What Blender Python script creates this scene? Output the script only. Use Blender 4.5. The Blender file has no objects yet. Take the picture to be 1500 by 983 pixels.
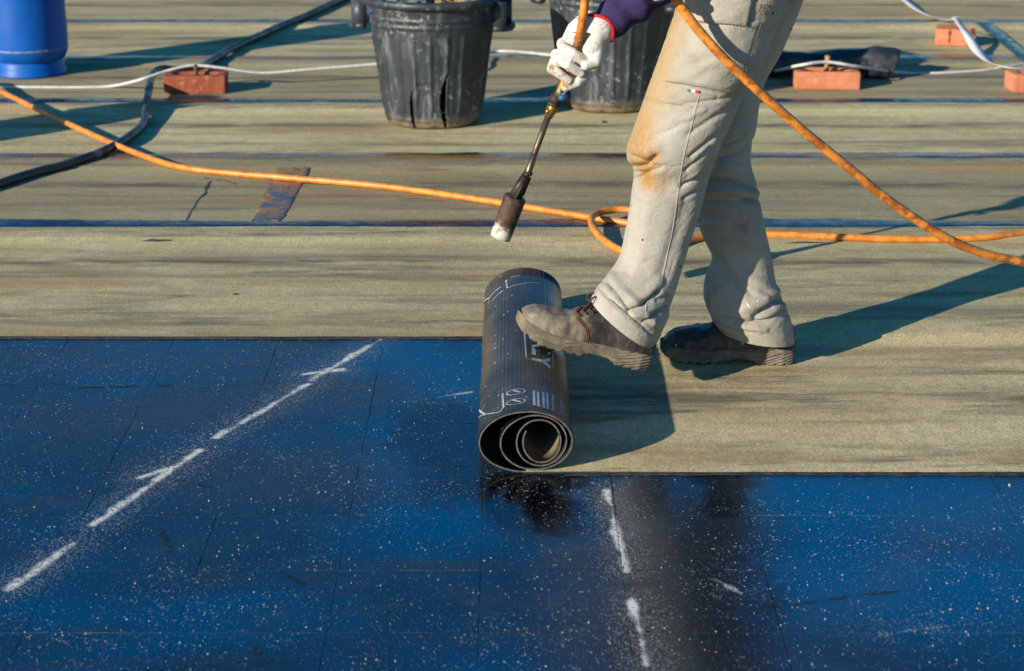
import bpy, math, random
import numpy as np
from mathutils import Vector, Matrix, noise as mn

rad = math.radians
rnd = random.Random(7)
sc = bpy.context.scene
COL = sc.collection

# ------------------------------------------------------------------ camera
TH = rad(17.7)
FPX, H = 3006.0, 1.457
CT, ST = math.cos(TH), math.sin(TH)
cam = bpy.data.cameras.new('camera')
cam.sensor_width = 36.0
cam.lens = FPX / 1500.0 * 36.0
cam.clip_end = 500
cam.dof.use_dof = True
cam.dof.focus_distance = 4.40
cam.dof.aperture_fstop = 6.3
cam_ob = bpy.data.objects.new('camera', cam)
COL.objects.link(cam_ob)
cam_ob.location = (0, 0, H)
cam_ob.rotation_euler = (rad(90) - TH, 0, 0)
sc.camera = cam_ob

# ------------------------------------------------------------------ sky + sun
SUN_EL = rad(18.5)
SUN_AZ = math.atan2(-0.745, -0.667)          # compass bearing of the sun: behind the camera, to the left
wd = bpy.data.worlds.new('World'); sc.world = wd
wd.use_nodes = True
wt = wd.node_tree
sky = wt.nodes.new('ShaderNodeTexSky'); sky.sky_type = 'NISHITA'; sky.sun_disc = False
sky.sun_elevation = SUN_EL; sky.sun_rotation = SUN_AZ
sky.air_density = 1.0; sky.dust_density = 0.3; sky.ozone_density = 2.5
hs = wt.nodes.new('ShaderNodeHueSaturation'); hs.inputs['Saturation'].default_value = 1.5
bg = wt.nodes['Background']; bg.inputs['Strength'].default_value = 0.095
wt.links.new(sky.outputs[0], hs.inputs['Color']); wt.links.new(hs.outputs[0], bg.inputs['Color'])
sun = bpy.data.lights.new('sun', 'SUN'); sun.energy = 5.0; sun.angle = rad(0.5); sun.color = (1.0, 0.91, 0.765)
sun_ob = bpy.data.objects.new('sun', sun); COL.objects.link(sun_ob)
sdir = Vector((0.745 * math.cos(SUN_EL), 0.667 * math.cos(SUN_EL), -math.sin(SUN_EL)))
sun_ob.rotation_euler = sdir.to_track_quat('-Z', 'Y').to_euler()
sun_ob.location = (-6, -6, 5)
vs = sc.view_settings
vs.view_transform = 'Standard'; vs.look = 'None'; vs.exposure = 0.50; vs.gamma = 1.0
try:
    sc.cycles.use_denoising = True
    sc.cycles.max_bounces = 4; sc.cycles.use_adaptive_sampling = True; sc.cycles.adaptive_threshold = 0.02; sc.cycles.caustics_reflective = False; sc.cycles.caustics_refractive = False
except Exception:
    pass

# ------------------------------------------------------------------ photo measurement -> metres
def at(x, y, D):
    u, v = x - 750.0, y - 491.5
    t = D / (FPX * CT - v * ST)
    return Vector((t * u, D, H + t * (-v * CT - FPX * ST)))
def gnd(x, y, z=0.0):
    u, v = x - 750.0, y - 491.5
    t = (z - H) / (-v * CT - FPX * ST)
    return Vector((t * u, t * (FPX * CT - v * ST), z))
def pix(p):
    zc = p[1] * CT + (H - p[2]) * ST
    yc = (H - p[2]) * CT - p[1] * ST
    return 750 + FPX * p[0] / zc, 491.5 + FPX * yc / zc

# ------------------------------------------------------------------ mesh helpers
def wloc(o):
    v = Vector((0, 0, 0))
    while o is not None:
        v += o.location; o = o.parent
    return v
def mk(name, vf, mat, parent=None, smooth=True, mats=None, fmat=None):
    verts, faces = vf
    off = wloc(parent) if parent else Vector((0, 0, 0))
    me = bpy.data.meshes.new(name)
    me.from_pydata([(v[0] - off.x, v[1] - off.y, v[2] - off.z) for v in verts], [], faces)
    for m in (mats or [mat]): me.materials.append(m)
    if fmat is not None: me.polygons.foreach_set('material_index', fmat)
    if smooth: me.polygons.foreach_set('use_smooth', [True] * len(me.polygons))
    me.update()
    o = bpy.data.objects.new(name, me); COL.objects.link(o)
    if parent: o.parent = parent
    return o
def tag(o, label=None, cat=None, group=None, kind=None):
    if label: o['label'] = label
    if cat: o['category'] = cat
    if group: o['group'] = group
    if kind: o['kind'] = kind
    return o
def thing(name, loc, label, cat, group=None):
    o = bpy.data.objects.new(name, None); COL.objects.link(o); o.location = loc
    o.empty_display_size = 0.05
    return tag(o, label, cat, group)
def copy_tree(o, parent=None):
    c = o.copy(); COL.objects.link(c)
    c.parent = parent
    for ch in list(o.children): copy_tree(ch, c)
    return c
def join(*vfs):
    V, F = [], []
    for v, f in vfs:
        n = len(V); V += list(v); F += [tuple(i + n for i in q) for q in f]
    return V, F
def grid(P, closed=False):
    nr, nc = len(P), len(P[0])
    V = [p for r in P for p in r]; F = []
    for i in range(nr - 1):
        for j in range(nc if closed else nc - 1):
            k = (j + 1) % nc
            F.append((i * nc + j, i * nc + k, (i + 1) * nc + k, (i + 1) * nc + j))
    return V, F
def cr(pts, n):
    """Catmull-Rom through pts -> n samples"""
    A = np.array([list(p) for p in pts], float)
    A = np.vstack([2 * A[0] - A[1], A, 2 * A[-1] - A[-2]])
    m = len(pts) - 1; out = []
    for s in np.linspace(0, m, n):
        i = min(int(s), m - 1); t = s - i
        p0, p1, p2, p3 = A[i:i + 4]
        out.append(0.5 * ((2 * p1) + (p2 - p0) * t + (2 * p0 - 5 * p1 + 4 * p2 - p3) * t * t + (3 * p1 - p0 - 3 * p2 + p3) * t ** 3))
    return np.array(out)
def tube(path, r, seg=10, cap=True):
    P = [Vector(p) for p in path]; n = len(P)
    R = list(r) if hasattr(r, '__len__') else [r] * n
    T = [(P[min(i + 1, n - 1)] - P[max(i - 1, 0)]).normalized() for i in range(n)]
    a = Vector((0, 0, 1)) if abs(T[0].z) < 0.9 else Vector((1, 0, 0))
    N = (a - T[0] * a.dot(T[0])).normalized(); rows = []
    for i in range(n):
        N = (N - T[i] * N.dot(T[i])).normalized(); B = T[i].cross(N)
        rows.append([P[i] + (N * math.cos(2 * math.pi * k / seg) + B * math.sin(2 * math.pi * k / seg)) * R[i] for k in range(seg)])
    V, F = grid(rows, True)
    if cap:
        F.append(tuple(range(seg))[::-1]); F.append(tuple((n - 1) * seg + k for k in range(seg)))
    return V, F
def lathe(prof, seg=48, c=(0, 0, 0), cap=False):
    rows = [[Vector((c[0] + r * math.cos(2 * math.pi * k / seg), c[1] + r * math.sin(2 * math.pi * k / seg), c[2] + z)) for k in range(seg)] for r, z in prof]
    V, F = grid(rows, True)
    if cap:
        F.append(tuple(range(seg))[::-1]); F.append(tuple((len(rows) - 1) * seg + k for k in range(seg)))
    return V, F
def ball(c, r, sq=(1, 1, 1), n=10):
    c = Vector(c); rows = []
    for i in range(n + 1):
        th = math.pi * (i / n) * 0.998 + 0.003
        rows.append([c + Vector((sq[0] * r * math.sin(th) * math.cos(2 * math.pi * k / (2 * n)), sq[1] * r * math.sin(th) * math.sin(2 * math.pi * k / (2 * n)), -sq[2] * r * math.cos(th))) for k in range(2 * n)])
    V, F = grid(rows, True)
    F.append(tuple(range(2 * n))[::-1]); F.append(tuple(n * 2 * n + k for k in range(2 * n)))
    return V, F
def limb(pts, rs, n=16):
    """chain of tapered capsules (merged later by voxel remesh)"""
    parts = []
    for i, (p, r) in enumerate(zip(pts, rs)):
        parts.append(ball(p, r))
        if i: parts.append(tube([pts[i - 1], p], [rs[i - 1], r], n))
    return join(*parts)
def box(c, s, rz=0.0):
    c = Vector(c); R = Matrix.Rotation(rz, 3, 'Z')
    V = [c + R @ Vector((x * s[0] / 2, y * s[1] / 2, z * s[2] / 2)) for x in (-1, 1) for y in (-1, 1) for z in (-1, 1)]
    return V, [(0, 1, 3, 2), (4, 6, 7, 5), (0, 4, 5, 1), (2, 3, 7, 6), (0, 2, 6, 4), (1, 5, 7, 3)]
def mod(o, typ, **k):
    m = o.modifiers.new(typ.lower(), typ)
    for a, b in k.items(): setattr(m, a, b)
    return m
def remesh(o, vox, sm=6):
    mod(o, 'REMESH', mode='VOXEL', voxel_size=vox, use_smooth_shade=True)
    mod(o, 'SMOOTH', factor=0.5, iterations=sm)
def nz(x, y, z=0.0): return mn.noise(Vector((x, y, z)))

# ------------------------------------------------------------------ material helpers
class T:
    def __init__(s, name):
        s.m = bpy.data.materials.new(name); s.m.use_nodes = True
        s.t = s.m.node_tree; s.b = s.t.nodes['Principled BSDF']
        s._pos = None; s._obj = None
    def n(s, typ, ins=None, **pr):
        q = s.t.nodes.new(typ)
        for k, v in pr.items(): setattr(q, k, v)
        for k, v in (ins or {}).items(): s.put(q.inputs[k], v)
        return q
    def put(s, sock, v):
        if isinstance(v, bpy.types.NodeSocket): s.t.links.new(v, sock)
        else:
            if sock.type == 'RGBA' and len(v) == 3: v = (*v, 1)
            sock.default_value = v
    @property
    def pos(s):
        if s._pos is None: s._pos = s.n('ShaderNodeNewGeometry').outputs['Position']
        return s._pos
    @property
    def obj(s):
        if s._obj is None: s._obj = s.n('ShaderNodeTexCoord').outputs['Object']
        return s._obj
    def m_(s, op, a, b=0.0, c=0.0, clamp=False):
        return s.n('ShaderNodeMath', {0: a, 1: b, 2: c}, operation=op, use_clamp=clamp).outputs[0]
    def add(s, a, b): return s.m_('ADD', a, b)
    def mul(s, a, b, clamp=False): return s.m_('MULTIPLY', a, b, 0.0, clamp)
    def vs(s, v, k): return s.n('ShaderNodeVectorMath', {0: v, 1: k}, operation='MULTIPLY').outputs[0]
    def noise(s, v, scale, detail=4, rough=0.55, dist=0.0):
        return s.n('ShaderNodeTexNoise', {'Vector': v, 'Scale': scale, 'Detail': min(detail, 4), 'Roughness': rough, 'Distortion': dist}).outputs[0]
    def rmp(s, f, a, b, lo=0.0, hi=1.0):
        return s.n('ShaderNodeMapRange', {'Value': f, 'From Min': a, 'From Max': b, 'To Min': lo, 'To Max': hi}, interpolation_type='SMOOTHSTEP').outputs[0]
    def mix(s, f, a, b, bt='MIX'): return s.n('ShaderNodeMixRGB', {'Fac': f, 'Color1': a, 'Color2': b}, blend_type=bt).outputs[0]
    def vor(s, v, scale, rand=1.0):
        q = s.n('ShaderNodeTexVoronoi', {'Vector': v, 'Scale': scale, 'Randomness': rand}); return q.outputs['Distance'], q.outputs['Color']
    def seg(s, A, B, v=None):
        """distance in metres from v to the segment A-B"""
        A = Vector(A); B = Vector(B); ba = B - A; v = v or s.pos
        vm = lambda op, a, b: s.n('ShaderNodeVectorMath', {0: a, 1: b}, operation=op)
        pa = vm('SUBTRACT', v, A).outputs[0]
        h = s.m_('MULTIPLY', vm('DOT_PRODUCT', pa, ba / ba.length_squared).outputs['Value'], 1.0, 0, True)
        cx = s.n('ShaderNodeCombineXYZ', {0: h, 1: h, 2: h}).outputs[0]
        return vm('LENGTH', vm('SUBTRACT', pa, vm('MULTIPLY', cx, ba).outputs[0]).outputs[0], (0, 0, 0)).outputs['Value']
    def dots(s, v, scale, size, keep):
        d, c = s.vor(v, scale)
        r = s.n('ShaderNodeSeparateColor', {0: c})
        thr = s.mul(s.rmp(r.outputs[0], keep, 1.0, 0.0, 1.0), size)
        return s.m_('LESS_THAN', d, thr)
    def bump(s, h, strength=0.3, dist=0.002, nrm=None):
        ins = {'Height': h, 'Strength': strength, 'Distance': dist}
        if nrm: ins['Normal'] = nrm
        return s.n('ShaderNodeBump', ins).outputs[0]
    def fin(s, col, rough=0.6, spec=None, nrm=None, **kw):
        s.put(s.b.inputs['Base Color'], col); s.put(s.b.inputs['Roughness'], rough)
        if spec is not None: s.put(s.b.inputs['Specular IOR Level'], spec)
        if nrm is not None: s.put(s.b.inputs['Normal'], nrm)
        for k, v in kw.items(): s.put(s.b.inputs[k], v)
        return s.m

def simple(name, c1, c2, scale=20, rough=0.6, spec=0.5, bump=0.2, bd=0.002, spots=None, metallic=0.0, rr=0.15, dirt=None):
    t = T(name); o = t.obj
    f = t.rmp(t.noise(o, scale, 6, 0.6), 0.3, 0.7)
    c = t.mix(f, c1, c2)
    if dirt:
        c = t.mix(t.rmp(t.noise(o, dirt[1], 7, 0.65), dirt[2], dirt[2] + 0.15), c, dirt[0])
    if spots:
        for col, sc_, size, keep in spots: c = t.mix(t.dots(o, sc_, size, keep), c, col)
    fine = t.noise(o, scale * 9, 5, 0.6)
    return t.fin(c, t.rmp(f, 0, 1, rough - rr, rough + rr), spec, t.bump(t.add(t.mul(fine, 0.5), f), bump, bd), Metallic=metallic)

# ------------------------------------------------------------------ surface materials
def mat_primer():
    t = T('primed_tile'); p = t.pos
    wob = t.n('ShaderNodeTexNoise', {'Vector': p, 'Scale': 14.0, 'Detail': 4.0}).outputs['Color']
    wv = t.n('ShaderNodeVectorMath', {0: t.n('ShaderNodeVectorMath', {0: wob, 1: (0.5, 0.5, 0.5)}, operation='SUBTRACT').outputs[0], 1: (0.016, 0.016, 0.0)}, operation='MULTIPLY').outputs[0]
    pw = t.n('ShaderNodeVectorMath', {0: p, 1: wv}, operation='ADD').outputs[0]
    big = t.noise(p, 1.5, 5, 0.6, 0.4)
    c = t.mix(t.rmp(big, 0.30, 0.58), (0.001, 0.052, 0.130), (0.007, 0.023, 0.044))
    strk = t.noise(t.vs(p, (1.8, 13.0, 1.0)), 1.0, 6, 0.65, 0.6)
    c = t.mix(t.rmp(strk, 0.50, 0.78, 0, 0.75), c, (0.030, 0.026, 0.028))
    dustn = t.noise(p, 5.0, 8, 0.72, 0.3)
    c = t.mix(t.rmp(dustn, 0.56, 0.82, 0, 0.30), c, (0.08, 0.11, 0.14))
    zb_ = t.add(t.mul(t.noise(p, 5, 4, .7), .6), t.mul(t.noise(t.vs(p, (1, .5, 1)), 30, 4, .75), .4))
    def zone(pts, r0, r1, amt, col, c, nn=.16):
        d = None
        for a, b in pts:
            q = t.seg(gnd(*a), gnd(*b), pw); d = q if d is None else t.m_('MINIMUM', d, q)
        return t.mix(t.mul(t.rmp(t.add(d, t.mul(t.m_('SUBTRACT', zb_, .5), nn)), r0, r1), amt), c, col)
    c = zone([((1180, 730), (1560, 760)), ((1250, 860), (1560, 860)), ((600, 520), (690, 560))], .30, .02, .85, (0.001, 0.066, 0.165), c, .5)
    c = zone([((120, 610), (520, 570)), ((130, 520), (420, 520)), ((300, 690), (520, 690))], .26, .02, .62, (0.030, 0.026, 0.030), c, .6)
    c = zone([((960, 725), (985, 1000)), ((1040, 760), (1075, 1000)), ((640, 610), (680, 700))], .15, .05, .9, (0.010, 0.010, 0.013), c, .42)  # right-hand dark streaks paint in the reflection of the worker's legs
    c = zone([((735, 704), (828, 708)), ((770, 722), (822, 745)), ((800, 745), (815, 772))], .060, .035, .98, (0.002, 0.002, 0.003), c, .10)      # dark reflection of the roll painted into the coating colour
    c = zone([((1035, 702), (1085, 706)), ((1062, 712), (1060, 752))], .055, .020, .95, (0.002, 0.002, 0.004), c, .14)  # reflection of the boots, painted in as a near-black blot
    # chalky scraped line running back to the edge of the felt, and shorter smears
    fine = t.noise(t.vs(p, (1, .6, 1)), 170, 3, 0.8)
    brk = t.noise(p, 17, 5, 0.75)
    brk2 = t.noise(p, 7, 4, 0.65)
    def chalk(pts, w, halo, gap=0.40):
        d = None
        for a, b in pts:
            q = t.seg(gnd(*a), gnd(*b), pw); d = q if d is None else t.m_('MINIMUM', d, q)
        dd = t.add(d, t.mul(t.m_('SUBTRACT', fine, .5), .034))
        dd = t.add(dd, t.mul(t.m_('SUBTRACT', brk2, .5), -.045))
        core = t.mul(t.rmp(dd, w, w * 0.1), t.rmp(t.add(t.mul(brk, .7), t.mul(fine, 1.4)), .84, 1.10))
        return core, t.rmp(d, halo, halo * .05)
    k1, h1 = chalk([((14, 862), (108, 796)), ((138, 768), (292, 660)), ((318, 640), (452, 562)), ((446, 548), (500, 541)), ((455, 556), (566, 492)), ((205, 700), (262, 682))], 0.0130, 0.10)
    k2, h2 = chalk([((890, 718), (917, 838)), ((926, 878), (948, 975))], 0.0105, 0.09)
    k3, h3 = chalk([((1048, 848), (1085, 868)), ((640, 582), (690, 574)), ((1290, 930), (1400, 915))], 0.004, 0.12)
    k = t.m_('MAXIMUM', t.m_('MAXIMUM', k1, k2), t.mul(k3, .6))
    hal = t.m_('MAXIMUM', t.m_('MAXIMUM', h1, h2), t.mul(h3, t.rmp(brk, .35, .65, .1, .7)))
    c = t.mix(k, c, (0.78, 0.76, 0.68))
    # boot scuffs
    sd = None
    for a, b in [((238, 776), (251, 812)), ((412, 838), (460, 866)), ((368, 944), (390, 980)), ((268, 704), (318, 716)), ((110, 568), (250, 566)), ((1070, 896), (1310, 866))]:
        q = t.seg(gnd(*a), gnd(*b), pw); sd = q if sd is None else t.m_('MINIMUM', sd, q)
    sm = t.mul(t.rmp(sd, 0.011, 0.002), t.rmp(brk, 0.36, 0.6))
    c = t.mix(t.mul(sm, 0.8), c, (0.006, 0.008, 0.012))
    # grit ground into the coating
    dens = t.rmp(t.noise(p, 2.6, 6, 0.75), 0.40, 0.66, 0.0, 1.0)
    d1, c1 = t.vor(p, 210); r1 = t.n('ShaderNodeSeparateColor', {0: c1}).outputs[0]
    g1 = t.m_('LESS_THAN', d1, t.mul(t.rmp(r1, t.rmp(dens, 0, 1, .99, .86), 1.0), 0.42))
    d2, c2 = t.vor(t.vs(p, (1, .75, 1)), 480); r2 = t.n('ShaderNodeSeparateColor', {0: c2}).outputs[0]
    d2n = t.m_('MAXIMUM', t.mul(dens, .28), hal)
    g2 = t.mul(t.m_('LESS_THAN', d2, t.mul(t.rmp(r2, t.rmp(d2n, 0, 1, .93, .30), 1.0), 0.62)), t.rmp(d2n, 0, 1, .35, .75))
    g = t.m_('MAXIMUM', g1, g2)
    c = t.mix(t.mul(g, 0.70), c, t.mix(t.noise(p, 90, 2, .5), (0.30, 0.24, 0.20), (0.66, 0.66, 0.66)))
    rough = t.rmp(t.add(t.mul(big, 0.6), t.mul(dustn, 0.5)), 0.35, 0.75, 0.10, 0.34)
    rough = t.m_('MAXIMUM', rough, t.mul(t.m_('MAXIMUM', t.m_('MAXIMUM', k, g), sm), 0.85))
    h = t.add(t.mul(t.noise(p, 30, 6, 0.65), 0.8), t.add(t.mul(fine, 0.3), t.mul(g, 0.9)))
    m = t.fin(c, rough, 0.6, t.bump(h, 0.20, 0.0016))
    t.put(t.b.inputs['Specular Tint'], (0.12, 0.62, 1.0, 1.0))
    return m
def mat_felt(name, seed, warm=0.0, edge_lines=(), tone=1.0):
    """sanded bitumen felt, beige mineral face with dark streaks along the strip"""
    t = T(name); p0 = t.pos
    p = t.n('ShaderNodeVectorMath', {0: p0, 1: (seed * 7.3, seed * 3.1, 0)}, operation='ADD').outputs[0]
    c = t.mix(t.rmp(t.noise(p, 2.0, 5, 0.6), 0.3, 0.7), ((0.560 + warm) * tone, 0.480 * tone, 0.240 * tone), ((0.700 + warm) * tone, 0.610 * tone, 0.335 * tone))
    s1 = t.noise(t.vs(p, (0.55, 7.5, 1)), 1.0, 6, 0.62, 0.3)
    c = t.mix(t.rmp(s1, 0.52, 0.74, 0, 0.75), c, (0.150, 0.135, 0.105))
    s2 = t.noise(t.vs(p, (2.2, 42, 1)), 1.0, 5, 0.7, 0.5)
    c = t.mix(t.rmp(s2, 0.58, 0.80, 0, 0.45), c, (0.10, 0.088, 0.07))
    s4 = t.mul(t.rmp(t.noise(t.vs(p, (0.9, 5.0, 1)), 1.0, 7, 0.7, 0.8), 0.54, 0.68), t.rmp(t.noise(t.vs(p, (6, 40, 1)), 1.0, 6, 0.75), 0.36, 0.62))
    c = t.mix(t.mul(s4, 0.85), c, (0.085, 0.082, 0.078))
    s5 = t.mul(t.rmp(t.noise(t.vs(p, (0.7, 3.4, 1)), 1.3, 5, 0.6, 0.6), 0.48, 0.66), 0.62)
    c = t.mix(s5, c, (0.36, 0.225, 0.085))
    s3 = t.noise(t.vs(p, (1.2, 5, 1)), 1.3, 6, 0.65, 0.5)
    c = t.mix(t.rmp(s3, 0.58, 0.80, 0, 0.5), c, (0.48, 0.36, 0.17))
    sep = t.n('ShaderNodeSeparateXYZ', {0: p0})
    for D, w, amt in edge_lines:                                  # bitumen staining beside the welded laps
        dd = t.m_('ABSOLUTE', t.m_('SUBTRACT', sep.outputs[1], D))
        msk = t.mul(t.rmp(dd, w, 0.0), t.rmp(t.noise(t.vs(p, (1.6, 9, 1)), 1.6, 6, 0.7), 0.36, 0.62))
        c = t.mix(t.mul(msk, amt), c, (0.060, 0.055, 0.050))
    # scattered scuffs
    sc_ = t.mul(t.rmp(t.noise(t.vs(p, (3.0, 14, 1)), 1.4, 6, 0.75, 1.2), 0.66, 0.74), 0.7)
    c = t.mix(sc_, c, (0.07, 0.065, 0.058))
    # knitted carrier showing through the sand: fine diagonal weave
    w1 = t.n('ShaderNodeTexWave', {'Vector': t.n('ShaderNodeMapping', {'Vector': p, 'Rotation': (0, 0, rad(38))}).outputs[0], 'Scale': 34.0, 'Distortion': 2.4, 'Detail': 2.0, 'Detail Scale': 3.0}).outputs[1]
    w2 = t.n('ShaderNodeTexWave', {'Vector': p, 'Scale': 42.0, 'Distortion': 1.6, 'Detail': 2.0}, bands_direction='Y').outputs[1]
    grain = t.noise(t.vs(p, (1.0, 0.36, 1.0)), 190, 3, 0.75)
    blot = t.noise(t.vs(p, (1.0, 0.5, 1.0)), 34, 5, 0.7)
    weave = t.add(t.mul(w1, 0.6), t.mul(w2, 0.4))
    c = t.mix(t.rmp(weave, 0.2, 0.9, 0.16, 0.0), c, (0.12, 0.10, 0.07))
    c = t.mix(t.rmp(grain, 0.34, 0.60, 0.42, 0.0), c, (0.16, 0.135, 0.09))
    c = t.mix(t.rmp(grain, 0.58, 0.75, 0.0, 0.45), c, (0.78, 0.70, 0.48))
    c = t.mix(t.rmp(blot, 0.38, 0.60, 0.18, 0.0), c, (0.20, 0.165, 0.10))
    mott = t.noise(t.vs(p, (9, 22, 1)), 1.0, 6, 0.75, 0.4)
    c = t.mix(t.rmp(mott, 0.50, 0.70, 0, 0.25), c, (0.20, 0.18, 0.135))
    c = t.mix(t.mul(t.dots(p, 70, 0.16, 0.95), 0.8), c, (0.62, 0.58, 0.48))
    h = t.add(t.mul(weave, 0.6), t.add(t.mul(grain, 0.6), t.mul(s2, 0.8)))
    return t.fin(c, 0.82, 0.25, t.bump(h, 0.30, 0.002))
def mat_bitumen(name, amber=0.0):
    t = T(name); p = t.pos
    f = t.rmp(t.noise(t.vs(p, (1.3, 9, 1)), 1.1, 5, 0.6), 0.58 - amber, 0.72 - amber)
    c = t.mix(f, (0.004, 0.010, 0.022), (0.22, 0.115, 0.018))
    rough = t.rmp(t.noise(p, 20, 6, 0.7), 0.3, 0.7, 0.12, 0.40)
    m = t.fin(c, rough, 0.7, t.bump(t.noise(p, 60, 6, 0.7), 0.5, 0.004))
    t.put(t.b.inputs['Specular Tint'], (0.35, 0.72, 1.0, 1.0))
    return m

M = {}
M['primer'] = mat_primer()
M['edge'] = simple('felt_cut_edge', (0.012, 0.011, 0.010), (0.03, 0.027, 0.022), 60, 0.7)
M['bit'] = mat_bitumen('bitumen_bleed')
M['bit_amber'] = mat_bitumen('bitumen_bleed_amber', 0.16)
M['tar'] = simple('trodden_tar', (0.035, 0.035, 0.036), (0.10, 0.092, 0.075), 60, .75, .3)
M['grout'] = simple('joint_dust', (0.012, 0.02, 0.03), (0.34, 0.28, 0.22), 16, 0.8, 0.3)
M['grit'] = simple('grit', (0.55, 0.5, 0.44), (0.32, 0.27, 0.24), 90, 0.8)

# ------------------------------------------------------------------ the roof
deck = mk('roof_deck', box((0, 30, -0.0514), (120, 120, 0.10)), M['primer'], None, False)
deck.data.materials.clear(); deck.data.materials.append(M['grout'])
tag(deck, kind='structure')
PT = 0.2435
def tile_mesh(k):
    h = PT / 2 - 0.0010; b = 0.0022; top = 0.0; n = 6; r = random.Random(k)
    V, F = [], []
    rows = []
    xs = [-h, -h + b] + [-h + b + (2 * h - 2 * b) * i / n for i in range(1, n)] + [h - b, h]
    for i, x in enumerate(xs):
        row = []
        for j, y in enumerate(xs):
            e = (i in (0, len(xs) - 1)) or (j in (0, len(xs) - 1))
            row.append(Vector((x * 1.0048 + (0.0009 * (r.random() - .5) if e else 0), y + (0.0009 * (r.random() - .5) if e else 0), -0.00035 * r.random() if e else 0.00008 * (r.random() - 0.5))))
        rows.append(row)
    V, F = grid(rows)
    F = [f[::-1] for f in F]
    m = len(xs); ring = [i * m for i in range(m)] + [(m - 1) * m + j for j in range(1, m)] + [i * m + m - 1 for i in range(m - 2, -1, -1)] + [j for j in range(m - 2, 0, -1)]
    s = len(V); V += [Vector((V[i].x, V[i].y, -0.0038)) for i in ring]
    for a in range(len(ring)):
        q = (a + 1) % len(ring); F.append((ring[a], ring[q], s + q, s + a))
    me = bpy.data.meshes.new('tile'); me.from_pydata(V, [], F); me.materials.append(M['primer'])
    me.update(); return me
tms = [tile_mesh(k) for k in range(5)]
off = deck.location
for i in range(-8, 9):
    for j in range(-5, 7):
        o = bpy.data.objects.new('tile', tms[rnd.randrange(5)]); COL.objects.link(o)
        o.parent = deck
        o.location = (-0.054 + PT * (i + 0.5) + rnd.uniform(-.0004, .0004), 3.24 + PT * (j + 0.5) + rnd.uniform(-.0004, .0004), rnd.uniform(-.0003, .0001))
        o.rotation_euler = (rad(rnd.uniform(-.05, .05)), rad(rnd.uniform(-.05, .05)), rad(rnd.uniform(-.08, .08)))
    # grit lying loose on the primed tiles
V, F = [], []
for k in range(2600):
    x = rnd.uniform(0, 1500); y = 480 + 503 * rnd.random() ** 0.8
    p = gnd(x, y)
    if (p.y > 3.66 and p.x > -0.10) or p.y > 4.53: continue
    r = 0.0005 + 0.0011 * rnd.random() ** 4; n0 = len(V)
    if rnd.random() < 0.012: r *= 2.0
    a = rnd.random() * 6.28
    for q in range(3):
        V.append(Vector((p.x + r * math.cos(a + q * 2.1) * rnd.uniform(.7, 1.4), p.y + r * math.sin(a + q * 2.1) * rnd.uniform(.7, 1.4), 0.0)))
    V.append(Vector((p.x, p.y, r * 1.5)))
    F += [(n0, n0 + 1, n0 + 3), (n0 + 1, n0 + 2, n0 + 3), (n0 + 2, n0, n0 + 3)]
g = mk('grit', (V, F), M['grit'], None, False); tag(g, 'pale grit scattered over the blue-black primed tiles', 'grit', kind='stuff')

# felt strips, laid one lap over the next towards the camera
B = [4.692, 5.56, 6.425, 7.328, 8.225, 9.16, 10.05, 11.0]
LAP = 0.145; TK = 0.004
names = ['newest', 'second']
def strip_rows(x0, x1, D0, D1, base, lap_from, seed, nx=240):
    """top sheet with a step where it rides up over the lap of the older strip behind it"""
    ys = [D0, D0 + 0.001] + list(np.linspace(D0 + 0.03, lap_from - 0.012, 8)) + [lap_from, lap_from + 0.02] + list(np.linspace(lap_from + 0.04, D1 - 0.001, 4)) + [D1]
    rows = []
    for i in range(nx + 1):
        x = x0 + (x1 - x0) * i / nx; row = []
        ef = 0.0060 * nz(x * 1.3, seed, 1) + 0.0026 * nz(x * 9, seed, 2) + 0.0016 * nz(x * 45, seed, 5)
        eb = 0.0035 * nz(x * 1.1, seed, 3) + 0.0018 * nz(x * 8, seed, 4) + 0.001 * nz(x * 41, seed, 6)
        for k, y in enumerate(ys):
            f = (y - D0) / (D1 - D0)
            z = base + TK + (TK if y > lap_from - 0.001 else 0)
            z += 0.0022 * (nz(x * 1.6, y * 2.5, seed) + 0.5 * nz(x * 6, y * 5, seed)) * math.sin(math.pi * min(1, max(0, f)))
            row.append(Vector((x, y + ef * (1 - f) + eb * f, z)))
        rows.append(row)
    # skirt front + back
    rr = []
    for r in rows:
        rr.append([Vector((r[0].x, r[0].y, base + 0.0002))] + r + [Vector((r[-1].x, r[-1].y, base + TK * 1.05))])
    V, F = grid(rr); F = [f[::-1] for f in F]
    nc = len(ys) + 1
    fm = [1 if (q % nc) in (0, nc - 1) else 0 for q in range(len(F))]
    return V, F, fm
def seam(name, D, x0, x1, z, mat, parent, seed, wmin=0.010, wmax=0.026, nx=700, shift=0.0):
    """line of molten bitumen squeezed out of a lap: uneven in width, raised, sometimes broken"""
    rows = []
    for i in range(nx + 1):
        x = x0 + (x1 - x0) * i / nx
        w = wmin + (wmax - wmin) * (0.5 + 0.9 * nz(x * 0.9, seed, 0)) + 0.012 * nz(x * 5, seed, 3) + 0.010 * nz(x * 19, seed, 5) + 0.005 * nz(x * 55, seed, 6)
        w = max(0.003, w)
        c = D + shift + 0.0035 * nz(x * 1.1, seed + 3, 3) + 0.004 * nz(x * 3, seed, 8) + 0.002 * nz(x * 30, seed, 9)
        hh = 0.0022 + 0.0012 * nz(x * 12, seed, 7)
        row = []
        for k in range(7):
            u = k / 6.0
            row.append(Vector((x, c - w * 0.45 + w * 1.45 * u + 0.0015 * nz(x * 40, k, seed), z - 0.0042 * u + hh * math.sin(math.pi * u) - (0.0025 if k in (0, 6) else 0))))
        rows.append(row)
    V, F = grid(rows); return mk(name, (V, [f[::-1] for f in F]), mat, parent)

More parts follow.
